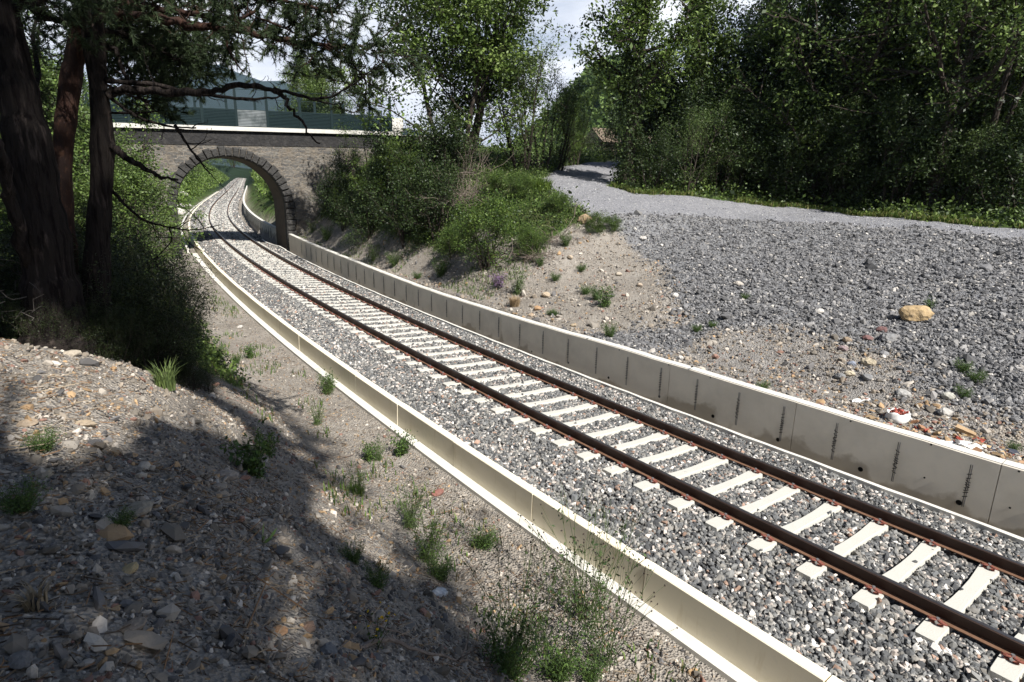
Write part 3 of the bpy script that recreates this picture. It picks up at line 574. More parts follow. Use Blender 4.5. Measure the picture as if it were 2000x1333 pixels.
# wall beyond the bridge
rb = thing('retaining_wall', so(60, -2.6, 0), 'ribbed beige retaining wall curving away on the right beyond the arch', 'wall')
s_ = np.concatenate([np.arange(36.8, 60, .7), np.arange(60, 150, 2.)]); TB = np.interp(s_, [36.8, 150], [.75, .8]); OB = -np.interp(s_, [36.8, 44, 60, 150], [2.5, 2.5, 2.6, 2.7])
Pq = np.stack([so(s_, OB, -.9), so(s_, OB, TB - .02), so(s_, OB - .2, TB - .02), so(s_, OB - .2, -.9)], 1); mb = MB(); mb.strip(Pq, None); mb.build('wall_face', M['conc_wall'], rb)
Pq = np.stack([so(s_, OB + .01, TB - .02), so(s_, OB + .01, TB + .03), so(s_, OB - .21, TB + .03), so(s_, OB - .21, TB - .02)], 1); mb = MB(); mb.strip(Pq, None); mb.build('wall_top', M['cap'], rb)
for r_s in np.arange(39, 62, 1.1):
    mb = MB(); c0 = so(r_s, -np.interp(r_s, [44, 60], [2.5, 2.6]) + .02, 0.); mb.tube(np.array([c0 + [0, 0, -.2], c0 + [0, 0, .6]]), .014, 4); mb.build('starter_bar', M['rod'], rb)

# ------------------------------------------------------------------ bridge, built in its own frame: x along the face to the right, y back under the deck
BP = np.array([-14.2, 38.2]); BT = 2.1145; BR = np.array([math.sin(BT), -math.cos(BT)]); BRZ = math.atan2(BR[1], BR[0])
br = thing('stone_bridge', (BP[0], BP[1], 0), 'old stone arch bridge with a white cap carrying a road over the railway', 'bridge', rz=BRZ)
AX, AZ, AR, TH = -3.045, 2.80, 2.985, 4.0     # arch centre x, springing height, radius, thickness
ztop = lambda x: 7.06 + (x + 6.2) * .033
def spandrel(y0, y1):
    mb = MB(); an = np.linspace(PI, 0, 33); xi = AX + (AR + .02) * np.cos(an); zi = AZ + (AR + .02) * np.sin(an)
    xi = np.concatenate([[xi[0]], xi, [xi[-1]]]); zi = np.concatenate([[-.6], zi, [-.6]])
    # columns over the opening
    pts_i = list(zip(xi, zi)); n = len(xi)
    for y in (y0, y1):
        v = [(x, y, z) for x, z in pts_i[1:-1]] + [(x, y, ztop(x) - .75) for x, z in pts_i[1:-1]]; m_ = n - 2; i = np.arange(m_ - 1)
        Q = np.stack([i, i + 1, i + 1 + m_, i + m_], -1); mb.add(v, [Q if y == y0 else Q[:, ::-1]])
    mb.box(-14, xi[0], y0, y1, -1.2, AZ); mb.box(xi[-1], 12, y0, y1, -1.2, AZ)
    for xa, xb in ((-14, xi[0]), (xi[-1], 12)):
        v = [(xa, y0, AZ), (xb, y0, AZ), (xb, y1, AZ), (xa, y1, AZ), (xa, y0, ztop(xa) - .75), (xb, y0, ztop(xb) - .75), (xb, y1, ztop(xb) - .75), (xa, y1, ztop(xa) - .75)]
        mb.add(v, np.array([(0, 1, 5, 4), (2, 3, 7, 6), (1, 2, 6, 5), (3, 0, 4, 7)]))
    return mb
spandrel(0, .5).build('face_wall', M['masonry'], br, local=True)
spandrel(TH - .5, TH).build('face_wall', M['masonry'], br, local=True)
mb = MB(); an = np.linspace(PI, 0, 41); pr = []
ring = [(AX - AR, -1.2)] + [(AX + AR * math.cos(a), AZ + AR * math.sin(a)) for a in an] + [(AX + AR, -1.2)]
outr = [(AX - AR - .4, -1.2)] + [(AX + (AR + .4) * math.cos(a), AZ + (AR + .4) * math.sin(a)) for a in an] + [(AX + AR + .4, -1.2)]
pr = np.array([[(a[0], .05, a[1]), (a[0], TH - .05, a[1]), (b[0], TH - .05, b[1]), (b[0], .05, b[1])] for a, b in zip(ring, outr)])
mb.strip(pr, None); mb.build('vault', M['intrados'], br, local=True)
def slab(x0, x1, y0, y1, za, zb_):   # follows the gently rising deck
    mb = MB(); v = [(x0, y0, ztop(x0) + za), (x1, y0, ztop(x1) + za), (x1, y1, ztop(x1) + za), (x0, y1, ztop(x0) + za), (x0, y0, ztop(x0) + zb_), (x1, y0, ztop(x1) + zb_), (x1, y1, ztop(x1) + zb_), (x0, y1, ztop(x0) + zb_)]
    mb.add(v, np.array([(3, 2, 1, 0), (4, 5, 6, 7), (0, 1, 5, 4), (2, 3, 7, 6), (1, 2, 6, 5), (3, 0, 4, 7)])); return mb
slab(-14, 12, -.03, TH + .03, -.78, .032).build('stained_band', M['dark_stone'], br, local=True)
slab(-14, 7.55, -.2, TH + .2, .03, .26).build('cap', M['cap'], br, local=True)
slab(7.55, 12, -.1, TH, .034, .08).build('deck_end', M['cap'], br, local=True)
ab = slab(6.95, 7.7, -.22, .9, .262, 1.12); ab.build('end_block', M['cap'], br, local=True)
# rusticated ring stones, each one by itself
r2 = np.random.default_rng(5)
def vous(P4, P4b):
    # P4: inner/outer corners at two angles; bulging front
    mb = MB(); a, b, c, d = [np.array(p) for p in P4]; ins = .90
    cen = (a + b + c + d) / 4; f0 = [np.array((p[0], .06, p[1])) for p in (a, b, c, d)]
    f1 = [np.array((cen[0] + (p[0] - cen[0]) * .985, -.05, cen[1] + (p[1] - cen[1]) * .975)) for p in (a, b, c, d)]
    f2 = [np.array((cen[0] + (p[0] - cen[0]) * (.62 + r2.uniform(0, .22)), -.10 - r2.uniform(0, .09), cen[1] + (p[1] - cen[1]) * (.62 + r2.uniform(0, .22)))) for p in (a, b, c, d)]
    f0b = [np.array((p[0], .45, p[1])) for p in (a, b, c, d)]
    V = f0b + f1 + f2; q = lambda i: np.array([(i + k, i + (k + 1) % 4, i + 4 + (k + 1) % 4, i + 4 + k) for k in range(4)])
    mb.add(V, [q(0), q(4), np.array([(8, 9, 10, 11)])]); return mb
NV = 27; ea = np.linspace(0, PI, NV + 1)
for k_ in range(NV):
    a0, a1 = ea[k_] + .004, ea[k_ + 1] - .004; ro = AR + (.48 if k_ % 2 else .56) + r2.uniform(-.03, .03)
    pc = lambda a, r: (AX + r * math.cos(a), AZ + r * math.sin(a))
    vous([pc(a0, AR - .03), pc(a0, ro), pc(a1, ro), pc(a1, AR - .03)], None).build('ring_stone', M['voussoir'], br, local=True)
for sx in (-1, 1):
    z0 = AZ - .012; k_ = 0
    while z0 > -.1:
        h_ = .34; wd = .50 if k_ % 2 else .58; xi_ = AX + sx * (AR - .03); xo_ = AX + sx * (AR + wd)
        vous([(xi_, z0 - h_ + .012), (xo_, z0 - h_ + .012), (xo_, z0), (xi_, z0)], None).build('jamb_stone', M['voussoir'], br, local=True); z0 -= h_; k_ += 1
# fence on the bridge
def fence(y, label, back):
    t = thing('parapet_fence', (BP[0] + (-BR[1]) * y * 1.0, BP[1] + BR[0] * y, 0), label, 'fence', 'green fences along the bridge deck', rz=BRZ)
    xp = [-13.2, -11.4, -9.6, -7.8, -6.05, -4.26, -2.47, -.77, 1.13, 3.03, 4.95, 6.85]
    for i, x in enumerate(xp):
        mb = MB(); z0 = ztop(x) + .26; mb.box(x - .07, x + .07, -.06, .06, z0 - .02, z0 + 2.1); mb.box(x - .1, x + .1, -.09, .09, z0 - .01, z0 + .02); mb.build('post', M['green_metal'], t, local=True)
    for i, (a, b) in enumerate(zip(xp[:-1], xp[1:])):
        mb = MB(); za = ztop(a) + .27; zb_ = ztop(b) + .27; n_ = 11
        for k in range(n_):
            h0 = .05 + k * .082
            x0_, x1_ = a + .06, b - .06; v = []
            for (dy, dz) in ((-.03, 0), (.02, .05), (.02, .084), (-.03, .034)):
                v += [(x0_, dy, za + h0 + dz), (x1_, dy, zb_ + h0 + dz)]
            mb.add(v, np.array([(0, 1, 3, 2), (2, 3, 5, 4), (4, 5, 7, 6), (6, 7, 1, 0)]))
        mb.build('louvre_panel', M['silver_metal'] if (i == 6 and not back) else M['green_metal'], t, local=True)
        mb = MB(); z1a = za + .96; z2a = za + 2.06; z1b = zb_ + .96; z2b = zb_ + 2.06; L_ = b - a - .12; st = .115; r_ = .0028
        for k in np.arange(-1.15, L_, st):
            for dr in (1, -1):
                xs_ = [a + .06 + k, a + .06 + k + 1.1]; 
                u0 = max(0, -k / 1.1); u1 = min(1, (L_ - k) / 1.1)
                if u1 <= u0: continue
                xa = a + .06 + k + 1.1 * u0; xb = a + .06 + k + 1.1 * u1; fa, fb = (u0, u1) if dr > 0 else (1 - u0, 1 - u1)
                mb.tube(np.array([(xa, 0, z1a + (z2a - z1a) * fa), (xb, 0, z1a + (z2a - z1a) * fb)]), r_, 3, cap=False)
        for zz in (.94, 2.06): mb.tube(np.array([(a + .05, 0, za + zz), (b - .05, 0, zb_ + zz)]), .018, 5)
        mb.build('wire_mesh', M['green_metal'], t, local=True)
fence(-.08, 'dark green louvred fence with wire mesh along the near edge, one panel silver', False)
fence(TH + .08, 'dark green louvred fence seen through the near one, on the far edge of the bridge', True)
#PART3
# ------------------------------------------------------------------ vegetation builders
def rvec(r, n, up=0.):
    v = r.normal(size=(n, 3)); v[:, 2] += up; return v / (np.linalg.norm(v, axis=1)[:, None] + 1e-9)
def leaves(mb, Cn, n, rad, size, cols, r, droop=0., slim=.5, updir=.5, squash=.8):
    Cn = np.repeat(Cn, n, 0); k = len(Cn); P = Cn + r.normal(size=(k, 3)) * rad * np.array([1, 1, squash]) * .55
    nr = rvec(r, k, updir); d = rvec(r, k, -droop); d -= nr * (d * nr).sum(1)[:, None]; d /= np.linalg.norm(d, axis=1)[:, None] + 1e-9
    sd_ = np.cross(nr, d); L = size * r.lognormal(0, .25, k)[:, None]; W = L * slim * .5
    V = np.stack([P, P + d * L * .5 + sd_ * W, P + d * L, P + d * L * .5 - sd_ * W], 1).reshape(-1, 3)
    cols = np.array(cols); tone = np.repeat(r.uniform(.75, 1.25, (len(Cn) // n, 1)), n, 0) * r.uniform(.88, 1.12, (k, 1))
    ci = np.repeat(r.integers(0, len(cols), len(Cn) // n), n); sw = r.random(k) < .3; ci[sw] = r.integers(0, len(cols), sw.sum())
    mb.add(V, [np.arange(4 * k).reshape(k, 4)], cols[ci] * tone)
def path(r, p, d, L, n, wander, up):
    P = [np.array(p)]; d = np.array(d, float)
    for i in range(n):
        d = d + r.normal(size=3) * wander; d[2] += up; d /= np.linalg.norm(d); P.append(P[-1] + d * L / n)
    return np.array(P), d
def along(P, t):
    x = np.linspace(0, 1, len(P)); return np.array([np.interp(t, x, P[:, i]) for i in range(3)])
def tree_geo(seed, H=10, R=3.5, base=.25, tr=.18, limbs=20, sub=6, twig=4, nleaf=10, leaf=.13, cols=None, rad=.34, stems=1, shape='round', up=.12, lean=0., wander=.16, slim=.5, el=(20, 65), wood_k=6, droop=.1, bare=.0):
    r = np.random.default_rng(seed); wood = MB(); fol = MB(); cl = []
    for st in range(stems):
        a0 = r.uniform(0, 2 * PI); sp_ = (.0 if stems == 1 else .28)
        d0 = np.array([math.cos(a0) * sp_ + lean, math.sin(a0) * sp_, 1]); Hs = H * (1 if st == 0 else r.uniform(.65, .95)); b0 = np.array([math.cos(a0), math.sin(a0), 0]) * (0 if stems == 1 else r.uniform(.05, .3))
        b0[2] = -.25
        T_, _ = path(r, b0, d0, Hs * .93, 10, .05, .03); rt = tr / math.sqrt(stems) * 1.15
        rr = rt * (1 - np.linspace(0, 1, 11) * .88); rr[0] *= 1.5; wood.tube(T_, rr, 8 if wood_k > 4 else 5)
        nl = max(3, int(limbs / stems)); ga = r.uniform(0, 6)
        for i in range(nl):
            t = base + (1 - base) * ((i + r.uniform(0, 1)) / nl) ** .9; t = min(t, .99); p = along(T_, t)
            h = (t - base) / (1 - base)
            if shape == 'round': prof = math.sqrt(max(.05, 1 - (1.55 * (h - .38)) ** 2)) if h > 0 else .6
            elif shape == 'cone': prof = 1.05 - h * .9
            elif shape == 'column': prof = .8 + .25 * math.sin(h * 9 + seed)
            else: prof = 1 - .5 * abs(h - .6)
            L = R * prof * r.uniform(.65, 1.15); ga += 2.4 + r.normal() * .3; e = math.radians(el[0] + (el[1] - el[0]) * h + r.normal() * 8)
            d = np.array([math.cos(ga) * math.cos(e), math.sin(ga) * math.cos(e), math.sin(e)])
            B, _ = path(r, p, d, L, 6, wander, up); r1 = rt * .42 * (1 - .6 * t); wood.tube(B, r1 * (1 - np.linspace(0, 1, 7) * .8), 5 if wood_k > 4 else 3, cap=False)
            dirv = (B[-1] - B[0]) / (np.linalg.norm(B[-1] - B[0]) + 1e-6)
            cl.append(B[-1]); 
            for j in range(sub):
                tt = .25 + .72 * (j + r.uniform(0, 1)) / sub; p2 = along(B, tt); d2 = dirv * .7 + r.normal(size=3) * .75; d2 /= np.linalg.norm(d2)
                L2 = L * .5 * (1.15 - tt * .6) * r.uniform(.6, 1.2); B2, _ = path(r, p2, d2, L2, 3, wander * 1.3, up * .6)
                wood.tube(B2, r1 * .42 * (1 - np.linspace(0, 1, 4) * .75), 3, cap=False)
                if r.random() < bare: continue
                for q in range(twig):
                    cl.append(along(B2, (q + 1) / twig) + r.normal(size=3) * .12 * L2)
    cl = np.array(cl); cols = cols or [(.05, .085, .022), (.075, .12, .03), (.035, .06, .02)]
    leaves(fol, cl, nleaf, rad, leaf, cols, r, droop, slim, 1.15)
    return wood, fol, cl
def make_tree(name, seed, label, cat='tree', group=None, loc=(0, 0, 0), bark='bark', leafm='leaf', parts=('trunk', 'crown'), rz=0., extra=None, **kw):
    w_, f_, cl = tree_geo(seed, **kw); t = thing(name, loc, label, cat, group, rz)
    w_.build(parts[0], M[bark], t, local=True); f_.build(parts[1], M[leafm], t, local=True)
    if extra: extra(t, cl)
    return t
def dirpos(u, D):
    d = ray(u, 370); h = math.hypot(d[0], d[1]); x, y = d[0] / h * D, d[1] / h * D; return np.array([x, y, float(terrain(np.array([x]), np.array([y]))[0])])
def dup(src, label, loc, rz=0., sc_=1., cat=None, group=None, name=None):
    c = copy_tree(src); c.location = tuple(float(a) for a in loc); c.rotation_euler = (0, 0, rz); c.scale = (sc_, sc_, sc_ * 1.0) if np.isscalar(sc_) else sc_; c['label'] = label
    if cat: c['category'] = cat
    if group: c['group'] = group
    return c
OAK = [(.075, .12, .022), (.11, .165, .036), (.045, .075, .017), (.15, .205, .055)]
PALE = [(.08, .125, .03), (.12, .17, .05), (.05, .085, .022)]
DARK = [(.022, .038, .012), (.036, .058, .015), (.06, .09, .024)]
LIME = [(.10, .16, .025), (.14, .20, .035), (.07, .12, .02)]
YEL = [(.12, .15, .025), (.09, .12, .022), (.16, .15, .03), (.055, .08, .02)]

# ---- the big trees
G1_, G2_, G3_ = 'trees along the right-hand wood edge', 'trees behind the wood edge', 'bushes on the bank right of the line'
tA = make_tree('broadleaf_tree', 11, 'tall many-stemmed broadleaf tree at the right end of the bridge, sky showing through its crown', loc=dirpos(893, 30) - [0, 0, .6], H=14, R=5.6, base=.10, tr=.3, limbs=64, sub=9, twig=4, nleaf=32, leaf=.17, rad=.5, stems=6, cols=OAK, el=(25, 72))
tB = make_tree('broadleaf_tree', 12, 'tall tree with an ivy-wrapped trunk standing alone right beside the gravel road', loc=dirpos(1224, 29.6), H=15, R=3.0, base=.26, tr=.3, limbs=42, sub=8, twig=4, nleaf=21, leaf=.17, rad=.5, stems=1, cols=OAK, el=(10, 65), rz=1.)
def ivy(t, R_, z1, n, seed, name='ivy'):
    r = np.random.default_rng(seed); mb = MB(); z = r.uniform(0, z1, n); a = r.uniform(0, 2 * PI, n); rd = R_ * (1 + .3 * np.sin(z * 2.1 + a)) * r.uniform(.6, 1.1, n) * (1.1 - .25 * z / z1)
    leaves(mb, np.stack([rd * np.cos(a), rd * np.sin(a), z], -1), 6, .22, .11, DARK, r, .4, .7); mb.build(name, M['leaf'], t, local=True)
ivy(tB, .5, 6.5, 900, 3)
tC = make_tree('broadleaf_tree', 13, 'huge dark broadleaf tree in the middle of the right-hand wood edge, crown leaving the picture', loc=dirpos(1570, 34), H=18, R=6.0, base=.14, tr=.34, limbs=44, sub=8, twig=4, nleaf=20, leaf=.17, rad=.55, stems=2, cols=DARK[1:] + OAK, el=(5, 65))
tD = make_tree('broadleaf_tree', 14, 'dark ivy-covered tree leaning at the wood edge left of the slender forked tree', loc=dirpos(1818, 31.5), H=17, R=5.6, base=.2, tr=.3, limbs=38, sub=8, twig=4, nleaf=20, leaf=.16, rad=.5, cols=OAK + DARK[:1], el=(5, 60), lean=.06)
ivy(tD, .62, 8, 1200, 4)
tE = make_tree('slender_tree', 15, 'slender forked tree with bare dark leaning stems at the far right of the wood edge', loc=dirpos(1893, 32.5), H=13, R=3.2, base=.42, tr=.2, limbs=16, sub=6, twig=4, nleaf=14, leaf=.10, rad=.4, stems=2, cols=PALE + OAK[:1], lean=.12, el=(20, 60))
tF = make_tree('pale_tree', 16, 'lighter green tree right of the gap of sky beside the ivy-trunked tree', loc=dirpos(1400, 36), H=13, R=2.7, base=.1, tr=.2, limbs=34, sub=7, twig=4, nleaf=20, leaf=.16, rad=.45, stems=2, cols=OAK + PALE[:1], shape='column', el=(15, 65))
big = [tA, tB, tC, tD, tF]
for i, (src, u, D, s_, rz, lab) in enumerate([
    (tC, 1690, 35, .95, 2.1, 'dense broadleaf tree with a heavy low crown right of the huge dark one'),
    (tF, 1745, 36, 1.15, .7, 'narrow upright tree filling the space left of the ivy-covered leaning tree'),
    (tD, 2000, 34, .5, 2.6, 'broadleaf tree cut by the right edge above the forked stems'),
    (tA, 1530, 39, .8, 1.3, 'bushy crowned tree rising just left of the huge dark tree'),
    (tA, 1835, 40, .95, 4.1, 'tree with an open crown behind the slender forked one'),
    (tF, 1345, 60, .6, 3.3, 'small distant tree under the patch of sky right of the ivy-trunked tree'),
    (tA, 642, 55, .62, 2.2, 'light green tree standing behind the fence of the bridge'),
    (tF, 560, 62, .5, 4.2, 'small round tree behind the fence, left of the light green one')]):
    dup(src, lab, dirpos(u, D), rz, s_)

# ---- shrubs: a few kinds, each copy placed and labelled
def P_(u, v): return ghit(u, v)
shA = make_tree('shrub', 31, 'rounded dark green shrub on the bank just above the wall, left of the orange-brown earth', 'shrub', loc=P_(716, 468), H=2.6, R=1.9, base=.02, tr=.12, limbs=34, sub=6, twig=4, nleaf=20, leaf=.075, rad=.27, stems=7, cols=[(.018, .032, .010), (.028, .048, .013), (.045, .07, .018)], shape='round', el=(5, 75), parts=('stems', 'foliage'), wood_k=4, group=G3_)
shB = make_tree('shrub', 32, 'big bright green rounded shrub in the middle of the right bank, highest leaves sunlit', 'shrub', loc=P_(955, 515), H=2.2, R=1.7, base=.02, tr=.1, limbs=40, sub=7, twig=4, nleaf=14, leaf=.06, rad=.2, stems=8, cols=[(.055, .10, .02), (.085, .14, .025), (.035, .065, .016), (.11, .16, .03)], shape='round', el=(5, 75), parts=('stems', 'foliage'), wood_k=4, group=G3_)
shC = make_tree('broom_shrub', 33, 'tall yellow-green broom rising in front of the right end of the bridge cap', 'shrub', loc=P_(742, 440) - [0, 0, .2], H=5.4, R=1.9, base=.08, tr=.13, limbs=40, sub=7, twig=4, nleaf=18, leaf=.09, rad=.2, stems=6, cols=LIME + PALE[:1], shape='column', el=(45, 80), slim=.22, up=.2, parts=('stems', 'foliage'), wood_k=4, group=G3_)
shD = make_tree('feathery_shrub', 34, 'feathery pale green shrub in front of the dark wood right of the ivy-trunked tree', 'shrub', loc=dirpos(1335, 30), H=4.2, R=1.9, base=.12, tr=.1, limbs=30, sub=7, twig=4, nleaf=13, leaf=.06, rad=.24, stems=4, cols=PALE, shape='round', el=(15, 60), slim=.35, parts=('stems', 'foliage'), wood_k=4, group='shrubs at the foot of the wood')
for (src, p, s_, rz, lab) in [
    (shA, P_(800, 470), 1.15, 1, 'dark shrub in deep shade behind and left of the big bright rounded one'),
    (shA, P_(860, 455), 1.0, 2, 'dark shrub squeezed beneath the many-stemmed tree, left of the grey dead brush'),
    (shA, P_(668, 420), .95, 3, 'dark leafy shrub against the masonry of the bridge'),
    (shA, P_(690, 375), .9, 4.2, 'shrub with a few red-brown leaves high beside the bridge masonry'),
    (shA, P_(775, 390), 1.25, 5, 'tall dark shrub right of the yellow-green broom'),
    (shA, P_(850, 385), 1.3, .4, 'tall dark shrub under the middle of the many-stemmed tree'),
    (shC, P_(795, 425), .62, 2, 'short yellow-green broom tucked among the dark shrubs'),
    (shC, P_(672, 450), .42, 2, 'small lime green broom close above the wall near the bridge'),
    (shB, P_(1035, 500), .5, 1, 'smaller green shrub joined to the right side of the big bright one'),
    (shB, P_(885, 500), .55, 3, 'small green shrub joined to the left side of the big bright one'),
    (shB, P_(1015, 385), .45, 2, 'green shrub near the crest left of the road, above the big bright one'),
    (shB, P_(968, 385), .5, 4, 'green shrub behind the dead brush on the crest'),
    (shB, P_(1090, 415), .36, 5, 'small low shrub at the corner where the road tops the bank'),
    (shB, P_(1165, 452), .34, 1, 'low bright shrub growing beside the tan boulder in the bank'),
    (shB, P_(1195, 448), .26, 2, 'smaller low bright shrub just right of the tan boulder'),
    (shD, dirpos(1082, 34), 1.25, 1, 'yellowish shrub left of the road where it bends out of sight'),
    (shD, dirpos(1065, 32), 1.5, 3, 'olive shrub second left of the road bend'),
    (shD, dirpos(1020, 31), 1.5, 5, 'tall olive shrub under the right side of the many-stemmed tree'),
    (shD, dirpos(1128, 45), .8, 5, 'light shrub at the inside of the road bend'),
    (shC, dirpos(1118, 38), .9, 4, 'rusty yellow upright shrub beside the road bend'),
    (shA, dirpos(1275, 29.5), 1.0, 2, 'dark low shrub at the right foot of the ivy-trunked tree'),
    (shD, dirpos(1405, 31), .8, 2, 'pale low shrub right of the feathery one'),
    (shA, dirpos(1460, 32.5), 1.6, 1, 'dark shrub at the foot of the wood left of the huge dark tree'),
    (shD, dirpos(1600, 33), 1.2, 5, 'bright leafy shrub reaching out over the verge below the huge dark tree'),
    (shA, dirpos(1530, 33), 1.7, 3, 'tall dark shrub right at the foot of the huge dark tree'),
    (shA, dirpos(1660, 33), 1.8, 4, 'tall dark shrub between the huge dark tree and the leaning one'),
    (shA, dirpos(1740, 32), 1.7, 5, 'dark shrub left of the ivy-covered leaning trunk'),
    (shD, dirpos(1860, 31), 1.0, .6, 'light green shrub between the leaning trunk and the forked stems'),
    (shD, dirpos(1955, 31), 1.1, 1.6, 'light green shrub right of the forked stems'),
    (shA, dirpos(2015, 31), 1.6, 2.6, 'dark shrub cut by the right edge of the picture'),
    (shA, dirpos(1375, 33), 1.7, 4.6, 'dark shrub behind the feathery pale one'),
    (shA, dirpos(1210, 46), 1.5, 1.6, 'dark bush beside the stone hut')]:
    dup(src, lab, p - np.array([0, 0, .15]), rz, s_, group=None)
# deep filling of the wood
for i, (u, D) in enumerate([(1500, 40), (1560, 38), (1640, 37), (1720, 38), (1800, 35), (1860, 36), (1930, 35.5), (1990, 36), (1430, 38), (1370, 43), (1690, 45), (1900, 45), (1540, 48), (1290, 40), (1610, 41), (1770, 42), (1960, 42)]):
    dup(shA, 'dark bush in the shadows deep inside the wood on the right', dirpos(u, D), i * 1.3, 2.1 + .4 * (i % 3), group='dark bushes deep inside the wood')

# ---- left side: leafy trees beyond the pines
lA = make_tree('hazel_tree', 51, 'sunlit leafy tree behind the pine trunks, left of the arch', loc=so(17.5, 8.6, 2.2), H=6.5, R=3.0, base=.04, tr=.14, limbs=46, sub=8, twig=4, nleaf=14, leaf=.11, rad=.34, stems=6, cols=PALE + OAK[:2], el=(10, 72), group='leafy trees on the left bank')
for (u, D, k_, rz, lab) in [(232, 27, .92, 1.2, 'sunlit leafy tree whose right edge hides the left masonry of the bridge'), (266, 30.5, .66, 2.9, 'leafy bush covering the masonry left of the ring stones'), (200, 20, .62, 4.0, 'bright leafy bush between the thinnest pine trunk and the arch')]:
    dup(lA, lab, dirpos(u, D) - np.array([0, 0, .3]), rz, k_)
for (s_, o_, z_, k_, rz, lab) in [
    (28.0, 8.2, 2.0, .95, 1, 'leafy tree against the left end of the bridge masonry'),
    (30.0, 7.4, 2, .55, 3.1, 'leafy bush against the left jamb of the arch, at its foot'), (26.5, 9.2, 2, .95, 4.4, 'leafy tree in front of the masonry left of the arch'), (29.5, 10.5, 2, 1.05, .3, 'leafy tree rising to the bridge cap left of the arch'), (25.5, 7.0, 1.3, .45, 2.7, 'low leafy bush before the left jamb of the arch'),
    (23.0, 7.6, 1.3, .72, 2, 'leafy bush hanging over the left jamb of the arch'),
    (12.5, 10.5, 3.0, 1.15, 3, 'leafy tree seen between the two thinner pine trunks'),
    (9.0, 12.5, 3.0, 1.25, 4, 'leafy tree behind the thick pine trunk'),
    (20.0, 12.5, 4.5, 1.25, 5, 'taller leafy tree beyond the pines, its top hidden by needles'),
    (32.0, 12.5, 6.0, 1.0, 5.6, 'leafy tree beside the road at the left end of the bridge'),
    (6.0, 14.5, 3.0, 1.35, .5, 'leafy tree at the left edge of the picture behind the pines'),
    (14.0, 6.6, .6, .5, 2.2, 'leafy bush low on the left bank below the pines'),
    (18.5, 5.9, .3, .42, 1.2, 'small leafy bush at the foot of the left bank before the arch')]:
    p = so(s_, o_); p[2] = float(terrain(p[:1], p[1:2])[0]) - .15; dup(lA, lab, p, rz, k_)
p = so(17.5, 8.6); lA.location = (p[0], p[1], float(terrain(p[:1], p[1:2])[0]) - .2)
# dark juniper shrubs under the pines
jn = make_tree('dark_shrub', 61, 'dark prickly shrub at the foot of the thinner pine trunks', 'shrub', loc=at(205, 560, 9.2), H=1.7, R=1.25, base=.02, tr=.06, limbs=40, sub=7, twig=4, nleaf=22, leaf=.035, rad=.13, stems=8, cols=[(.022, .034, .010), (.04, .055, .015), (.014, .022, .008)], slim=.3, el=(15, 75), parts=('stems', 'foliage'), wood_k=4, group='dark shrubs under the pines')
def onground(x, y, dz=0): return np.array([x, y, float(terrain(np.array([x]), np.array([y]))[0]) + dz])
p = at(205, 600, 10.0); jn.location = tuple(onground(p[0], p[1], -.1))
for (u, D, k_, lab) in [(25, 8.9, .42, 'small dark shrub before the foot of the thick trunk, at the left edge'), (75, 8.8, .4, 'small dark shrub directly before the foot of the thick trunk'), (128, 8.9, .45, 'small dark shrub between the feet of the thick and the thin trunk'), (172, 9.1, .5, 'small dark shrub before the thin dark trunk'), (110, 9.8, 0.9975, 'dark shrub right at the foot of the thick pine trunk'), (248, 10.2, 0.8925, 'dark shrub on the crest with its twigs against the pale ground'), (285, 11.4, 0.63, 'dark shrub farthest right below the pines'), (318, 9.7, 0.336, 'low dark shrub beside the stump on the bank'), (50, 11.3, 1.365, 'dark shrub in the gloom at the left edge'), (160, 11.7, 1.4175, 'tall dark shrub behind the pine trunks'), (240, 12.5, 1.26, 'dark shrub behind the thinnest pine trunk'), (300, 14.5, 0.945, 'green-tinged shrub between the pines and the arch'), (10, 9.9, 0.945, 'dark shrub at the very left edge'), (350, 10.4, 0.294, 'little dark shrub on the bank edge right of the stump')]:
    d = ray(u, 370); h = math.hypot(d[0], d[1]); dup(jn, lab, onground(d[0] / h * D, d[1] / h * D, -.12), u * .37, k_)

# ---- pines
def tufts(mb, Cn, Dn, r, n=16, L=.07, w_=.0045, cols=((.035, .055, .022), (.05, .075, .03), (.025, .04, .018))):
    k = len(Cn) * n; c = np.repeat(Cn, n, 0); dd = np.repeat(Dn, n, 0)
    c = c + dd * r.uniform(-.10, .02, (k, 1)); d = dd * .8 + r.normal(size=(k, 3)) * .6; d /= np.linalg.norm(d, axis=1)[:, None]
    s1 = np.cross(d, rvec(r, k)); s1 /= np.linalg.norm(s1, axis=1)[:, None] + 1e-9; l = L * r.uniform(.7, 1.2, (k, 1))
    V = np.stack([c - s1 * w_, c + s1 * w_, c + d * l], 1).reshape(-1, 3); cc = np.array(cols)[r.integers(0, len(cols), k)] * r.uniform(.7, 1.3, (k, 1)); mb.add(V, [np.arange(3 * k).reshape(k, 3)], cc)
def branch(pts, r0, r1):
    P = np.array([at(u, v, D) for u, v, D in pts]); t = np.linspace(0, 1, len(P)); tq = np.linspace(0, 1, len(P) * 4)
    # smooth with a little wobble
    Q = np.stack([np.interp(tq, t, P[:, i]) for i in range(3)], -1); Q[1:-1] = (Q[:-2] + 2 * Q[1:-1] + Q[2:]) / 4; Q[1:-1] = (Q[:-2] + 2 * Q[1:-1] + Q[2:]) / 4
    Q[1:-1] += rng.normal(0, r0 * .22, Q[1:-1].shape); return Q, np.linspace(r0, r1, len(Q))
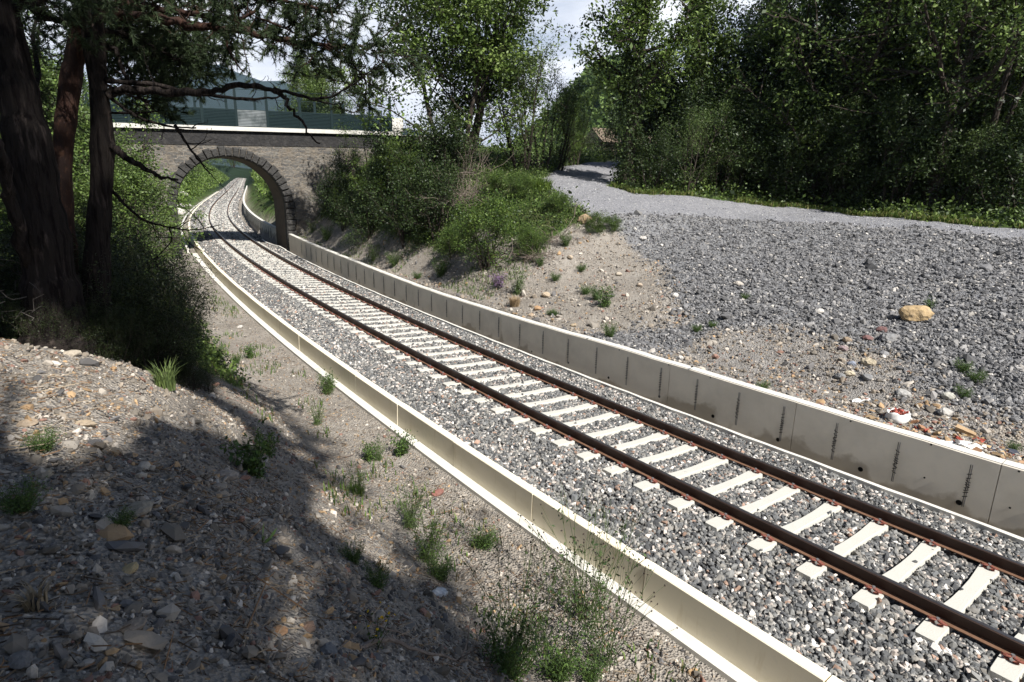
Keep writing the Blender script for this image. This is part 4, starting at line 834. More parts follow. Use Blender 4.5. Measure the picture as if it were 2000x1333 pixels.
def twigs(mb, fol, Q, r, n, L, tuftn, t0=.1, hang=-.15, rr=.008, nd=16, side=None):
    out = []
    for i in range(n):
        t = t0 + (1 - t0) * (i + r.random()) / n; p = along(Q, t); ax = along(Q, min(1, t + .05)) - p; ax /= np.linalg.norm(ax) + 1e-9
        d = ax * .5 + r.normal(size=3) * .7; d[2] += hang; d /= np.linalg.norm(d); l = L * r.uniform(.5, 1.2); B, _ = path(r, p, d, l, 5, .18, .05)
        mb.tube(B, rr * (1 - np.linspace(0, 1, 6) * .6), 4, cap=False)
        c = []; dn = []
        for q in range(tuftn):
            tt = .35 + .65 * (q + 1) / tuftn; p2 = along(B, tt); d2 = (B[-1] - B[0]); d2 /= np.linalg.norm(d2); d3 = d2 * .6 + r.normal(size=3) * .5; d3 /= np.linalg.norm(d3); l3 = l * .32 * r.uniform(.4, 1.1); e = p2 + d3 * l3
            mb.tube(np.array([p2, (p2 + e) / 2 + r.normal(size=3) * .01, e]), rr * .45, 3, cap=False)
            c += [e, (p2 + e) / 2 + d3 * .03]; dn += [d3, d3]
        c.append(B[-1]); dn.append((B[-1] - B[-2]) / (np.linalg.norm(B[-1] - B[-2]) + 1e-9))
        if fol is not None: tufts(fol, np.array(c), np.array(dn), r, nd)
rp = np.random.default_rng(77)
def pine(label, base, trunk, r0, bark, branches, loc=None):
    t = thing('pine_tree', base, label, 'pine tree', 'pine trees in the left foreground'); w_ = MB(); fol = MB()
    P = np.array([at(u, v, D) for u, v, D, _ in trunk]); rr = np.array([q[3] for q in trunk]); tq = np.linspace(0, 1, 40); tt = np.linspace(0, 1, len(P))
    Q = np.stack([np.interp(tq, tt, P[:, i]) for i in range(3)], -1); Q[1:-1] = (Q[:-2] + 2 * Q[1:-1] + Q[2:]) / 4; Q[1:-1] = (Q[:-2] + 2 * Q[1:-1] + Q[2:]) / 4
    R_ = np.interp(tq, tt, rr); w_.tube(Q, R_ * (1 + .05 * rp.normal(size=40)), 16)
    w_.build('trunk', M[bark], t, smooth=True)
    for (pts, a, b, tw) in branches:
        q, rq = branch(pts, a, b); mb = MB(); mb.tube(q, rq * (1 + .1 * rp.normal(size=len(rq))), 8); fo_ = None
        if tw:
            for (n, L, tn, t0, hang, needles) in tw: twigs(mb, fol if needles else None, q, rp, n, L, tn, t0, hang, .007, nd=24)
        mb.build('branch', M['bark_pine' if bark != 'bark_red' else 'bark_red'], t, smooth=True)
    if fol.n: fol.build('needles', M['needle'], t)
    return t
bare = lambda n, L: (n, L, 3, .3, 0., False)
pine('thick dark pine trunk leaning left, bark cracked, at the left edge', at(110, 600, 8.9) * [1, 1, 0] + [0, 0, 1.6],
     [(120, 700, 8.9, .42), (108, 620, 8.9, .33), (95, 520, 8.9, .27), (78, 420, 8.9, .245), (60, 300, 8.9, .23), (34, 180, 9, .21), (6, 60, 9.1, .19), (-30, -120, 9.2, .17), (-60, -420, 9.5, .16), (-80, -900, 10, .08)], .4, 'bark_pine',
     [([(10, 30, 9.1), (60, 10, 8.9), (140, -25, 8.6), (260, -70, 8.2)], .05, .02, [(30, .7, 5, .2, -.2, True)]),
      ([(0, -40, 9.1), (100, 40, 9.9), (200, 60, 10.5), (330, 100, 10.8), (420, 90, 11)], .06, .015, [(90, .75, 6, .25, -.1, True)]),
      ([(0, -100, 9.2), (120, -60, 9.6), (260, 10, 10.2), (400, 50, 10.6)], .05, .015, [(90, .8, 6, .2, -.15, True)]),
      ([(30, 230, 9.0), (80, 150, 10.5), (60, 60, 11.5), (90, 0, 12)], .04, .015, [(40, .8, 6, .1, 0, True)]),
      ([(60, 520, 8.8), (20, 400, 8.5), (10, 330, 8.3), (-20, 250, 8.2)], .07, .05, [])])
pine('reddish upper-trunked pine between the thick trunk and the thin dark one', at(135, 600, 9.6) * [1, 1, 0] + [0, 0, 1.6],
     [(140, 660, 9.6, .15), (128, 480, 9.6, .125), (118, 340, 9.6, .115), (130, 220, 9.6, .115), (142, 130, 9.6, .11), (160, 50, 9.6, .105), (172, -40, 9.6, .12), (170, -300, 9.8, .10), (165, -700, 10, .05)], .16, 'bark_red',
     [([(165, 45, 9.6), (185, 32, 9.4), (240, 30, 9.1), (330, 38, 8.8), (400, 52, 8.6), (480, 62, 8.4), (560, 78, 8.2), (640, 92, 8.0), (700, 92, 7.9), (750, 84, 7.8)], .075, .012, [(46, .55, 5, .42, -.35, True), (26, .6, 5, .3, .35, True)]),
      ([(165, 8, 9.6), (230, 10, 9.2), (310, 18, 9.0), (400, 30, 8.8), (470, 40, 8.7), (500, 20, 8.6)], .05, .015, [(44, .6, 6, .2, .2, True)]),
      ([(172, -30, 9.6), (300, -30, 9.2), (430, -20, 8.8), (560, 5, 8.4), (660, 25, 8.1)], .05, .012, [(70, .6, 6, .1, -.1, True)]),
      ([(500, 35, 8.5), (560, 55, 8.3), (600, 80, 8.2), (620, 60, 8.1)], .014, .006, [(14, .4, 4, .1, 0, True)]),
      ([(438, 68, 8.5), (450, 105, 8.45), (465, 130, 8.4), (478, 142, 8.4)], .018, .006, []),
      ([(640, 85, 8), (685, 120, 7.9), (720, 165, 7.9), (700, 220, 7.9)], .012, .005, [(14, .42, 4, .1, -.35, True)]),
      ([(160, 0, 9.6), (235, 60, 10.3), (300, 110, 10.8), (380, 130, 11.2)], .05, .02, [(80, .6, 6, .2, -.1, True)])])
pine('thin dark pine trunk with bare dead limbs reaching out in front of the bridge', at(195, 600, 9.3) * [1, 1, 0] + [0, 0, 1.5],
     [(190, 680, 9.3, .19), (188, 540, 9.3, .155), (193, 440, 9.3, .135), (200, 340, 9.3, .125), (200, 250, 9.3, .118), (190, 150, 9.3, .10), (182, 70, 9.3, .12), (176, -60, 9.3, .10), (172, -400, 9.5, .05)], .16, 'bark_pine',
     [([(208, 182, 9.3), (235, 177, 9.1), (290, 177, 8.8), (350, 184, 8.5), (400, 180, 8.3), (450, 170, 8.1), (500, 168, 7.95), (535, 176, 7.9), (560, 198, 7.8), (580, 225, 7.8), (600, 255, 7.75), (625, 281, 7.7)], .055, .008, []),
      ([(535, 174, 7.9), (570, 182, 7.8), (610, 195, 7.75), (650, 190, 7.7), (690, 165, 7.6), (722, 140, 7.55), (740, 120, 7.5)], .02, .004, [(10, .3, 4, .4, .1, False)]),
      ([(600, 192, 7.75), (640, 203, 7.7), (668, 205, 7.7), (672, 190, 7.7)], .01, .003, []),
      ([(200, 155, 9.3), (230, 160, 9.1), (300, 165, 8.8), (370, 178, 8.6), (430, 190, 8.4), (490, 195, 8.3), (530, 193, 8.2), (560, 188, 8.1)], .035, .008, [(8, .4, 3, .2, -.1, False)]),
      ([(195, 172, 9.3), (225, 200, 9.1), (265, 228, 8.9), (310, 243, 8.7), (345, 250, 8.6), (383, 250, 8.5)], .022, .008, [(6, .3, 3, .3, 0, False)]),
      ([(342, 245, 8.6), (360, 275, 8.5), (385, 310, 8.4), (410, 340, 8.4)], .02, .008, [(4, .3, 3, .3, -.2, False)]),
      ([(208, 270, 9.3), (230, 295, 9.1), (260, 318, 8.9), (290, 335, 8.8), (320, 348, 8.7), (348, 352, 8.6)], .05, .012, []),
      ([(210, 365, 9.3), (240, 395, 9.1), (275, 430, 8.9), (320, 443, 8.8), (370, 452, 8.7), (430, 440, 8.6)], .022, .004, [(9, .45, 4, .2, -.2, False)]),
      ([(330, 445, 8.8), (338, 470, 8.8), (310, 500, 8.8), (280, 520, 8.8)], .01, .003, [(5, .25, 3, .2, 0, False)]),
      ([(205, 220, 9.3), (260, 221, 9.1), (310, 219, 9)], .018, .01, []),
      ([(200, 100, 9.3), (225, 90, 9.2), (240, 140, 9.1), (262, 180, 9.0), (290, 205, 8.9)], .035, .014, [(8, .3, 3, .2, 0, False)]),
      ([(200, 60, 9.3), (260, 70, 9.8), (330, 110, 10.2), (370, 125, 10.4)], .03, .01, [(60, .6, 6, .1, -.2, True)]),
      ([(205, 165, 9.3), (260, 190, 10.2), (300, 200, 10.5), (330, 190, 10.7)], .02, .008, [(24, .5, 6, .3, -.1, True)])])
# broken grey twigs and roots in the dark at the left
tg = thing('dead_brush', at(40, 560, 8.2), 'pale grey tangle of dead twigs lying at the left edge beneath the thick pine', 'dead twigs'); mb = MB()
for i in range(40):
    p = at(rp.uniform(-10, 110), rp.uniform(500, 640), rp.uniform(8.6, 9.4)); B, _ = path(rp, p, rvec(rp, 1)[0] * [1, 1, .5], rp.uniform(.2, .7), 5, .35, 0); mb.tube(B, np.linspace(.005, .002, 6), 4)
mb.build('twigs', mat('grey twig', (.10, .09, .08), .95, .1), tg)
# trees behind the camera whose shade falls over the near bank; their crowns are cut open along sun rays to shape the sunlit patches
LIT = [(20, 690), (90, 700), (160, 712), (60, 745), (230, 745), (310, 750), (380, 790), (450, 770), (520, 810), (440, 830), (500, 870), (580, 890), (620, 950), (690, 985), (150, 760), (330, 905), (185, 955), (700, 1075), (560, 1140), (600, 1290), (780, 1120), (380, 1130), (100, 1110), (50, 720), (0, 740), (110, 765), (200, 750), (270, 770), (350, 790), (20, 780), (60, 810), (420, 800), (560, 850), (640, 1010), (720, 1060)]
RG = np.random.default_rng(21); LIT += [(float(a), float(b)) for a, b in zip(RG.uniform(0, 900, 90), RG.uniform(820, 1330, 90))]
LP_ = [(P_(u, v), (.78 if u < 380 else .5) if v < 830 else (.3 if i < 40 else RG.uniform(.07, .2))) for i, (u, v) in enumerate(LIT)]; SD = np.array([SH[0] * math.cos(SUN_EL), SH[1] * math.cos(SUN_EL), math.sin(SUN_EL)])
def open_gaps(fol, loc, wood):
    V = fol.v[0].reshape(-1, 4, 3); W_ = V[:, 0] + loc; keep = np.ones(len(W_), bool)
    for p, rad in LP_:
        d = W_ - p; t = d @ SD; dist = np.linalg.norm(d - t[:, None] * SD, axis=1); keep &= dist > rad
    fol.v[0] = V[keep].reshape(-1, 3)
    for i, f in enumerate(wood.f):
        if i < 3 or f.shape[1] != 4: continue
        c_ = np.concatenate(wood.v)[f[:, 0]] + loc if i == 3 else wv[f[:, 0]]
        if i == 3: wv = np.concatenate(wood.v) + loc
        kk = np.ones(len(f), bool)
        for p, rad in LP_:
            if rad < .35: continue
            d = c_ - p; t = d @ SD; kk &= np.linalg.norm(d - t[:, None] * SD, axis=1) > rad
        wood.f[i] = f[kk]
    wood.f = [f for f in wood.f if len(f)]; wood.c = [None] * len(wood.f); k = int(keep.sum()); fol.f = [np.arange(4 * k).reshape(k, 4)]; fol.c = [fol.c[0][keep]]; fol.n = 4 * k
for i, (s_, o_, H, R, bh, lab) in enumerate([(-12.5, 9.6, 20, 4.1, .32, 'tree standing close behind the photographer on the bank top'), (-17, 10.5, 21, 5, .25, 'tall tree behind the photographer'), (-12, 14.5, 20, 5, .25, 'tree behind and left of the photographer'), (-7.5, 18.5, 19, 5, .2, 'tree to the left of the photographer'), (-22, 12.5, 24, 6, .3, 'tallest tree behind the photographer'), (-18, 17, 22, 6, .2, 'tree far behind and left of the photographer'), (-3.5, 20, 17, 4.5, .15, 'tree out to the left beyond the picture edge'), (-15.5, 8.4, 19, 3.4, .35, 'slim tree behind the photographer nearest the line'), (-9.3, 12.2, 21, 4.2, .4, 'tree just behind the left shoulder of the photographer'), (-25, 8.6, 24, 4.2, .3, 'tree farthest behind the photographer'), (-16, 12, 28, 5, .5, 'very tall slim tree behind the photographer'), (-20.5, 9.2, 29, 4.6, .5, 'very tall tree behind the photographer, nearer the line'), (-21, 16, 28, 5.5, .4, 'very tall tree behind the photographer, farther from the line')]):
    p = so(s_, o_); p[2] = float(terrain(p[:1], p[1:2])[0]) - .1
    w_, f_, cl = tree_geo(80 + i, H=H, R=R, base=bh, tr=.24, limbs=52, sub=8, twig=4, nleaf=20, leaf=.27, rad=.75, cols=OAK, el=(5, 60)); open_gaps(f_, p, w_)
    t = thing('broadleaf_tree', p, lab, 'tree', 'trees behind the photographer'); w_.build('trunk', M['bark'], t, local=True); f_.build('crown', M['leaf'], t, local=True)
# ------------------------------------------------------------------ rocks
def sub_ico(n=2):
    v, f = ico(); v = [tuple(a) for a in v]; f = [tuple(a) for a in f]
    for _ in range(n):
        mid = {}; nf = []
        def m_(a, b):
            k = (min(a, b), max(a, b))
            if k not in mid:
                p = np.array(v[a]) + np.array(v[b]); p /= np.linalg.norm(p); v.append(tuple(p)); mid[k] = len(v) - 1
            return mid[k]
        for a, b, c in f:
            x, y, z = m_(a, b), m_(b, c), m_(c, a); nf += [(a, x, z), (b, y, x), (c, z, y), (x, y, z)]
        f = nf
    return np.array(v), np.array(f)
SV, SF = sub_ico(2)
def rock(name, p, wpx, label, col, asp=(1, .75, .6), seed=0, cat='boulder', group=None, rz=None, round_=.3, real=None):
    r = np.random.default_rng(seed + 100); W_ = real if real else wpx / pxm(p); V = SV.copy()
    for _ in range(9):      # shave flat facets
        n_ = rvec(r, 1)[0]; h_ = r.uniform(.55, .85); d = V @ n_; V = V - np.where(d > h_, (d - h_) * (1 - round_), 0)[:, None] * n_
    V = V * (1 + .05 * r.normal(size=(len(V), 1))); V = V * np.array(asp) * W_ / 2; a = r.uniform(0, 6.28) if rz is None else rz
    R_ = np.array([[math.cos(a), -math.sin(a), 0], [math.sin(a), math.cos(a), 0], [0, 0, 1]]); V = V @ R_.T; V[:, 2] += asp[2] * W_ * .5 * .45
    mb = MB(); c = np.array(col) * r.uniform(.9, 1.1, (len(SF), 1)); mb.add(V + p, [SF], c)
    return tag(mb.build(name, M['rock'], None, origin=tuple(float(q) for q in p)), label, cat, group)
TAN, GRY, WHT, RED, BRN = (.40, .29, .16), (.20, .20, .20), (.50, .47, .43), (.16, .09, .085), (.27, .21, .15)
rock('boulder', P_(1783, 622), 66, 'big tan boulder with orange streaks sunk in the dark gravel slope', TAN, (1, .62, .62), 1, rz=-.3)
rock('boulder', P_(1143, 434), 34, 'tan boulder with a dark side perched in the bank below the gravel road', (.34, .24, .15), (1, .7, .6), 2)
for i, (u, v, w_, lab, c) in enumerate([
    (1733, 664, 34, 'smooth grey cobble just below two dark purple stones', GRY), (1722, 648, 24, 'upper dark purple stone beside the smooth grey cobble', RED), (1694, 664, 22, 'lower dark purple stone left of the smooth grey cobble', RED),
    (1697, 712, 32, 'yellowish cobble in the heap of stones above the wall', (.42, .36, .26)), (1663, 713, 20, 'blue-grey cobble left of the yellowish one', (.24, .26, .31)), (1659, 734, 22, 'round pale cobble in the middle of the heap of stones', (.44, .38, .28)),
    (1694, 740, 26, 'flat grey cobble right of the round pale one', GRY), (1640, 738, 22, 'grey cobble left of the round pale one', GRY), (1654, 667, 20, 'brownish stone left of the two purple stones', BRN), (1645, 684, 22, 'mauve stone above the blue-grey cobble', (.26, .2, .2)),
    (1851, 778, 27, 'pale oval cobble alone on the right side of the slope', (.42, .41, .36)), (1764, 774, 32, 'long pale grey cobble above the white sack', (.36, .35, .33)), (1601, 613, 22, 'white cobble on the dark gravel left of the big tan boulder', WHT), (1442, 558, 22, 'pale upright stone high on the dark gravel', (.42, .38, .33)),
    (1337, 783, 20, 'dark hollow-looking stone beside the wall top', (.05, .05, .05)), (1329, 702, 16, 'round white stone behind the wall top', WHT), (1340, 670, 17, 'small black stone in the gravel above the round white stone', (.05, .05, .055)), (1697, 793, 16, 'brown stone right of the white rag', BRN),
    (1845, 810, 30, 'pale flat stone below the oval cobble', (.4, .38, .35)), (1066, 579, 20, 'tan blocky stone in the dirt right of the dry grass tuft', (.44, .35, .25)), (1050, 606, 20, 'orange-brown cobble above the wall by the dry grass tuft', (.36, .23, .13)), (1037, 619, 18, 'tan cobble resting close behind the wall top', (.40, .31, .22)),
    (1113, 505, 14, 'round tan stone in the dirt bank under the crest', (.42, .34, .25)), (1250, 559, 14, 'tan stone in the middle of the dirt bank', (.42, .34, .26)), (1256, 468, 17, 'white stone where the gravel road spills over', WHT), (1208, 538, 15, 'pale stone low on the dirt bank', (.44, .38, .30)), (1318, 580, 18, 'long white stone at the edge of the dark gravel', WHT),
    (1019, 507, 10, 'white stone at the right foot of the big bright shrub', WHT), (1119, 638, 15, 'tan cobble behind the wall between two bars', (.36, .29, .2))]):
    rock('cobble', P_(u, v), w_, lab, c, (1, .8, .62), 10 + i, 'stone')
for i, (u, v, w_, lab, c) in enumerate([
    (215, 676, 70, 'large pale pinkish boulder on the crest in front of the shrubs', (.36, .30, .26)), (262, 690, 50, 'grey boulder sloping off the crest beside the pinkish one', (.26, .24, .22)), (88, 660, 32, 'pale grey stone at the left end of the crest stones', (.34, .32, .29)), (138, 694, 36, 'flat tan stone just below the crest', (.38, .33, .26)),
    (222, 722, 18, 'small orange-brown cobble below the pinkish boulder', (.36, .23, .12)), (55, 830, 40, 'upright brown stone in the dappled shade at the left', BRN), (165, 832, 46, 'tan cobble right of the upright brown stone', (.34, .27, .19)), (88, 930, 42, 'egg-shaped tan stone in the shade at the left', (.32, .27, .2)),
    (272, 1000, 64, 'long flat tan stone in the shade left of centre', (.30, .26, .2)), (438, 935, 56, 'pale slab of stone pointing down the bank', (.33, .28, .23)), (250, 1118, 52, 'ochre bar-shaped stone in the shade', (.40, .31, .17)), (640, 1272, 44, 'square dark grey stone near the bottom edge', (.17, .17, .17)),
    (583, 1300, 40, 'dark rounded stone beside the square one at the bottom edge', (.16, .16, .16)), (602, 1228, 38, 'reddish stone above the square dark grey one', (.26, .17, .12)), (545, 1236, 36, 'orange stone left of the reddish one', (.34, .2, .11)), (857, 1162, 40, 'white stone in the shade beside the yellow flowers', (.62, .62, .62)),
    (855, 965, 30, 'dark red flat stone on the pale strip beside the footing', (.22, .10, .08)), (1281, 1220, 20, 'white rounded stone against the footing of the low wall', WHT), (340, 578, 52, 'tan rock jutting from the left bank past the dark shrubs', (.36, .28, .2)), (320, 590, 30, 'lower tan rock under the jutting one', (.33, .26, .19)),
    (932, 1222, 50, 'pale brown stone in the shade left of the tall weeds', (.28, .25, .21)), (260, 1228, 50, 'flat brown stone in the shade near the bottom left', (.24, .2, .16)), (40, 1296, 60, 'flat dark stone in the bottom left corner', (.17, .16, .15)), (470, 640, 16, 'pale stone on the strip by the bright weeds', WHT)]):
    rock('stone', P_(u, v), w_, lab, c, (1, .72, .42), 60 + i, 'stone')
for i in range(16):     # pale rocks along the foot of the far left bank, seen through the arch
    s_ = 46 + i * 3.4; p = so(s_, rp.uniform(4.2, 6.2)); p[2] = float(terrain(p[:1], p[1:2])[0]); rock('rock', p, 0, 'pale rock in the row at the foot of the left bank beyond the arch', WHT, (1.3, .9, .7), 200 + i, 'rock', 'pale rocks beyond the arch', real=rp.uniform(.7, 1.5))

# ------------------------------------------------------------------ rubble bag, rag and scraps on the right
bp_ = P_(1752, 822); sz_ = 42 / pxm(bp_); bag = thing('rubble_sack', bp_, 'torn white sack full of broken red tile standing just behind the tall wall', 'sack'); a = np.linspace(0, 2 * PI, 21)[:-1]; pr = []
for (rf, z) in [(.40, 0), (.50, .10), (.52, .28), (.47, .42), (.50, .50), (.42, .49), (.38, .36)]:
    rr = sz_ * rf * (1 + .08 * np.sin(3 * a + z * 9) + .05 * np.sin(7 * a + 2)); pr.append(np.stack([bp_[0] + rr * np.cos(a), bp_[1] + rr * np.sin(a) * .85, bp_[2] - .02 + sz_ * (z + .05 * np.sin(5 * a + 1) * (z > .3))], -1))
mb = MB(); mb.strip(np.array(pr), None); mb.build('sack_cloth', M['cloth'], bag, smooth=True)
mb = MB(); q = bp_ + np.stack([rp.normal(0, .13, 40) * sz_, rp.normal(0, .12, 40) * sz_, rp.uniform(.34, .5, 40) * sz_], -1); stones(mb, q, np.full(40, .2 * sz_), [(.26, .06, .045), (.18, .05, .04), (.32, .11, .08)], [.5, .3, .2], .6, .35); mb.build('tile_shards', M['pebble'], bag)
def sheet(name, p, w_, h_, label, m, cat, seed, lift=.02, th=.004):
    r = np.random.default_rng(seed); n = 8; u, v = np.meshgrid(np.linspace(-.5, .5, n), np.linspace(-.5, .5, n)); a = r.uniform(0, 6); e = 1 + .25 * np.sin(np.arctan2(v, u) * 3 + seed)
    x = p[0] + (u * math.cos(a) * w_ - v * math.sin(a) * h_) * e; y = p[1] + (u * math.sin(a) * w_ + v * math.cos(a) * h_) * e; z = terrain(x, y) + lift + .02 * np.sin(u * 9 + seed) * np.cos(v * 8)
    mb = MB(); top = np.stack([x, y, z + th], -1).reshape(-1, 3); bot = np.stack([x, y, z], -1).reshape(-1, 3); i = (np.arange(n - 1)[:, None] * n + np.arange(n - 1)[None]).ravel(); Q = np.stack([i, i + 1, i + n + 1, i + n], -1)
    mb.add(np.concatenate([top, bot]), [Q, Q[:, ::-1] + n * n]); return tag(mb.build(name, m, None, origin=tuple(float(q) for q in p)), label, cat)
sheet('rag', P_(1677, 785), .42, .16, 'crumpled white rag lying on the dirt left of the sack', M['cloth'], 'rag', 3)
sheet('plastic_sheet', P_(1875, 868), .5, .22, 'pale torn plastic sheet on the rubble right of the sack', M['cloth'], 'plastic', 4)
M['brick'] = mat('broken brick', (.34, .19, .11), .9, .2, noise=[(20, (.2, .1, .06), .45, .7, .7)]); M['slate'] = mat('slate', (.05, .055, .07), .6, .3); M['card'] = mat('brown board', (.38, .27, .16), .9, .1, noise=[(15, (.25, .17, .1), .45, .7, .7)]); M['tile'] = mat('red tile', (.30, .06, .04), .8, .2)
def slabp(name, p, w_, h_, t_, label, m, cat, seed):
    r = np.random.default_rng(seed); mb = MB(); mb.box(-w_ / 2, w_ / 2, -h_ / 2, h_ / 2, -t_ / 2, t_ / 2); V = mb.v[0] * (1 + r.normal(0, .14, mb.v[0].shape)); e = (r.normal(0, .25), r.normal(0, .25), r.uniform(0, 6))
    from mathutils import Euler
    Rm = np.array(Euler(e).to_matrix()); mb.v[0] = V @ Rm.T + np.array(p) + [0, 0, t_ * .6]; return tag(mb.build(name, m, None, origin=tuple(float(q) for q in p)), label, cat)
for i, (u, v, w_, h_, t_, nm, m_, lab, cat) in enumerate([
    (1885, 848, .26, .12, .07, 'brick', 'card', 'long tan brick lying on the rubble right of the sack', 'brick'), (1905, 885, .12, .09, .05, 'brick', 'brick', 'broken orange brick near the wall top below the red tiles', 'brick'), (1800, 838, .13, .08, .04, 'brick', 'brick', 'brown brick piece directly right of the sack', 'brick'),
    (1830, 848, .12, .09, .03, 'board', 'card', 'piece of brown board between the sack and the long tan brick', 'board'), (1912, 862, .12, .10, .03, 'roof_tile', 'tile', 'red roof tile shard, the larger of two', 'tile'), (1872, 858, .10, .07, .03, 'roof_tile', 'tile', 'red roof tile shard left of the larger one', 'tile'),
    (1932, 876, .16, .10, .02, 'slate', 'slate', 'dark slate lying by the red tile shards', 'slate'), (1982, 887, .20, .10, .02, 'slate', 'slate', 'dark slate at the right edge above the wall', 'slate'), (1865, 835, .14, .1, .03, 'board', 'brick', 'rust brown plate behind the long tan brick', 'board'),
    (1700, 818, .15, .08, .03, 'board', 'card', 'flat tan chip left of the sack', 'board'), (1950, 893, .14, .12, .04, 'board', 'card', 'tan slab near the wall top at the right edge', 'board'), (1786, 826, .1, .06, .04, 'brick', 'brick', 'small brown brick chip behind the sack', 'brick')]):
    slabp(nm, P_(u, v), w_, h_, t_, lab, M[m_], cat, 300 + i)
mb = MB(); px_ = P_(1880, 866); n = 420; x = px_[0] + rp.normal(0, .75, n); y = px_[1] + rp.normal(0, .3, n) - (x - px_[0]) * .75; s__, o__ = toso(x, y); k = (o__ < -2.8); x, y = x[k], y[k]
stones(mb, np.stack([x, y, terrain(x, y) + .01], -1), .05 * rp.lognormal(0, .4, len(x)), [(.32, .2, .12), (.28, .07, .05), (.45, .42, .38), (.08, .08, .1), (.38, .28, .16)], [.35, .15, .2, .1, .2], .5, .4, 'cubo')
tag(mb.build('brick_rubble', M['pebble']), 'crumbs of brick and tile littering the ground behind the tall wall', 'rubble', kind='stuff')

# ------------------------------------------------------------------ branches and stumps
def stick(pts, r0, label, name='dead_branch', cat='branch', sub=4, m='dead', lift=.02, L=.3):
    P = np.array([P_(u, v) + [0, 0, lift + dz] for u, v, dz in pts]); t = np.linspace(0, 1, len(P)); tq = np.linspace(0, 1, len(P) * 4); Q = np.stack([np.interp(tq, t, P[:, i]) for i in range(3)], -1); Q[1:-1] += rp.normal(0, r0 * .5, Q[1:-1].shape)
    mb = MB(); mb.tube(Q, np.linspace(r0, r0 * .35, len(Q)), 6)
    for i in range(sub): B, _ = path(rp, along(Q, rp.uniform(.2, .95)), rvec(rp, 1, .3)[0], L * rp.uniform(.5, 1.2), 4, .25, 0); mb.tube(B, np.linspace(r0 * .4, r0 * .15, 5), 4)
    return tag(mb.build(name, M[m], None, origin=tuple(float(q) for q in P[0])), label, cat)
stick([(235, 690, 0), (290, 712, .02), (330, 742, .02), (400, 762, .03), (500, 800, 0)], .018, 'long bent grey branch running down from the crest stones', sub=8)
stick([(318, 745, .0), (350, 705, .12), (368, 672, .34)], .05, 'short dark leaning stump beside the shrubs', 'stump', 'stump', 2, 'bark')
stick([(420, 735, 0), (520, 760, .02), (600, 790, 0)], .009, 'thin dry branch on the bank left of the bright weeds', sub=5)
stick([(700, 1270, 0), (760, 1262, .03), (850, 1285, 0), (930, 1302, 0)], .02, 'grey branch in the shade near the bottom edge', sub=4)
stick([(690, 890, 0), (660, 900, .02), (600, 880, .03)], .01, 'forked dry twig on the edge of the lit strip', sub=4)
stick([(800, 1245, 0), (720, 1230, .02), (640, 1290, 0)], .008, 'thin pale twig in the shade at the bottom', sub=3)
stick([(480, 632, 0), (445, 640, .04), (462, 618, .12)], .008, 'small forked white twig on the strip', sub=2)
stick([(945, 576, 0), (985, 570, .03), (1000, 572, 0)], .012, 'dark stick lying behind the tall wall', sub=1)
stick([(1125, 400, .05), (1122, 425, .05), (1108, 448, 0)], .02, 'pale bare root hanging down the bank left of the tan boulder', 'root', 'root', sub=3)
def brushpile(u, v, n, L, r0, label, name='brush_pile', spread=.8, m='dead', flat=.4):
    p = P_(u, v); mb = MB(); r = np.random.default_rng(int(u + v))
    for i in range(n):
        q = p + r.normal(size=3) * [spread, spread * .6, .15 * spread] + [0, 0, .15 * spread]; B, _ = path(r, q, rvec(r, 1, .1)[0] * [1, 1, flat], L * r.uniform(.4, 1.2), 5, .22, .02); mb.tube(B, np.linspace(r0, r0 * .3, 6), 4, cap=False)
    return tag(mb.build(name, M[m], None, origin=tuple(float(q) for q in p)), label, 'brush')
brushpile(915, 398, 520, 1.4, .012, 'grey tangle of dead brush above the big bright shrub', spread=.75, flat=.8)
brushpile(1045, 505, 130, .7, .011, 'heap of dry tan sticks on the bank right of the big bright shrub', spread=.42)
brushpile(1090, 470, 60, .8, .012, 'dry roots and sticks hanging under the crest of the dirt bank', spread=.4)
brushpile(905, 345, 160, 1.6, .012, 'pale bare twigs standing behind the dead brush', spread=.7, flat=1.6)

# ------------------------------------------------------------------ weeds
def weed_geo(seed, H, n, m_, leaf, cols, spread=.35, slim=.5, up=.9, heads=None, leafn=3, rad=.03, low=0.):
    r = np.random.default_rng(seed); st = MB(); lf = MB(); cl = []
    for i in range(n):
        a = r.uniform(0, 6.28); d = np.array([math.cos(a) * spread, math.sin(a) * spread, up]); h = H * r.uniform(.6, 1.1); B, _ = path(r, np.array([r.normal() * .03 * H / .4, r.normal() * .03 * H / .4, -.02]), d, h, 5, .10, .03)
        st.tube(B, np.linspace(.004, .0018, 6), 3, cap=False, col=(.07, .10, .03))
        for j in range(m_): cl.append(along(B, low + (1 - low) * (j + r.random()) / m_))
        if heads:
            for q in range(heads):
                e = B[-1] + rvec(r, 1, .8)[0] * H * .18 * r.random(); st.tube(np.array([B[-2], (B[-2] + e) / 2 + [0, 0, .01], e]), .0014, 3, cap=False, col=(.07, .10, .03)); stones(st, e[None], np.array([.022]), [(.05, .035, .03)], [1], .9, .2)
    if cl: leaves(lf, np.array(cl), leafn, rad * 2, leaf, cols, r, .0, slim, .4, 1)
    return st, lf
def weed(name, seed, label, p, cat='weed', group=None, **kw):
    st, lf = weed_geo(seed, **kw); t = thing(name, p, label, cat, group); st.build('stems', M['grass'], t, local=True)
    if lf.n: lf.build('leaves', M['grass'], t, local=True)
    return t
BG = [(.10, .17, .035), (.07, .12, .03), (.14, .20, .05)]; GG = [(.12, .16, .07), (.09, .13, .05)]; DG = [(.05, .09, .03), (.07, .11, .035)]
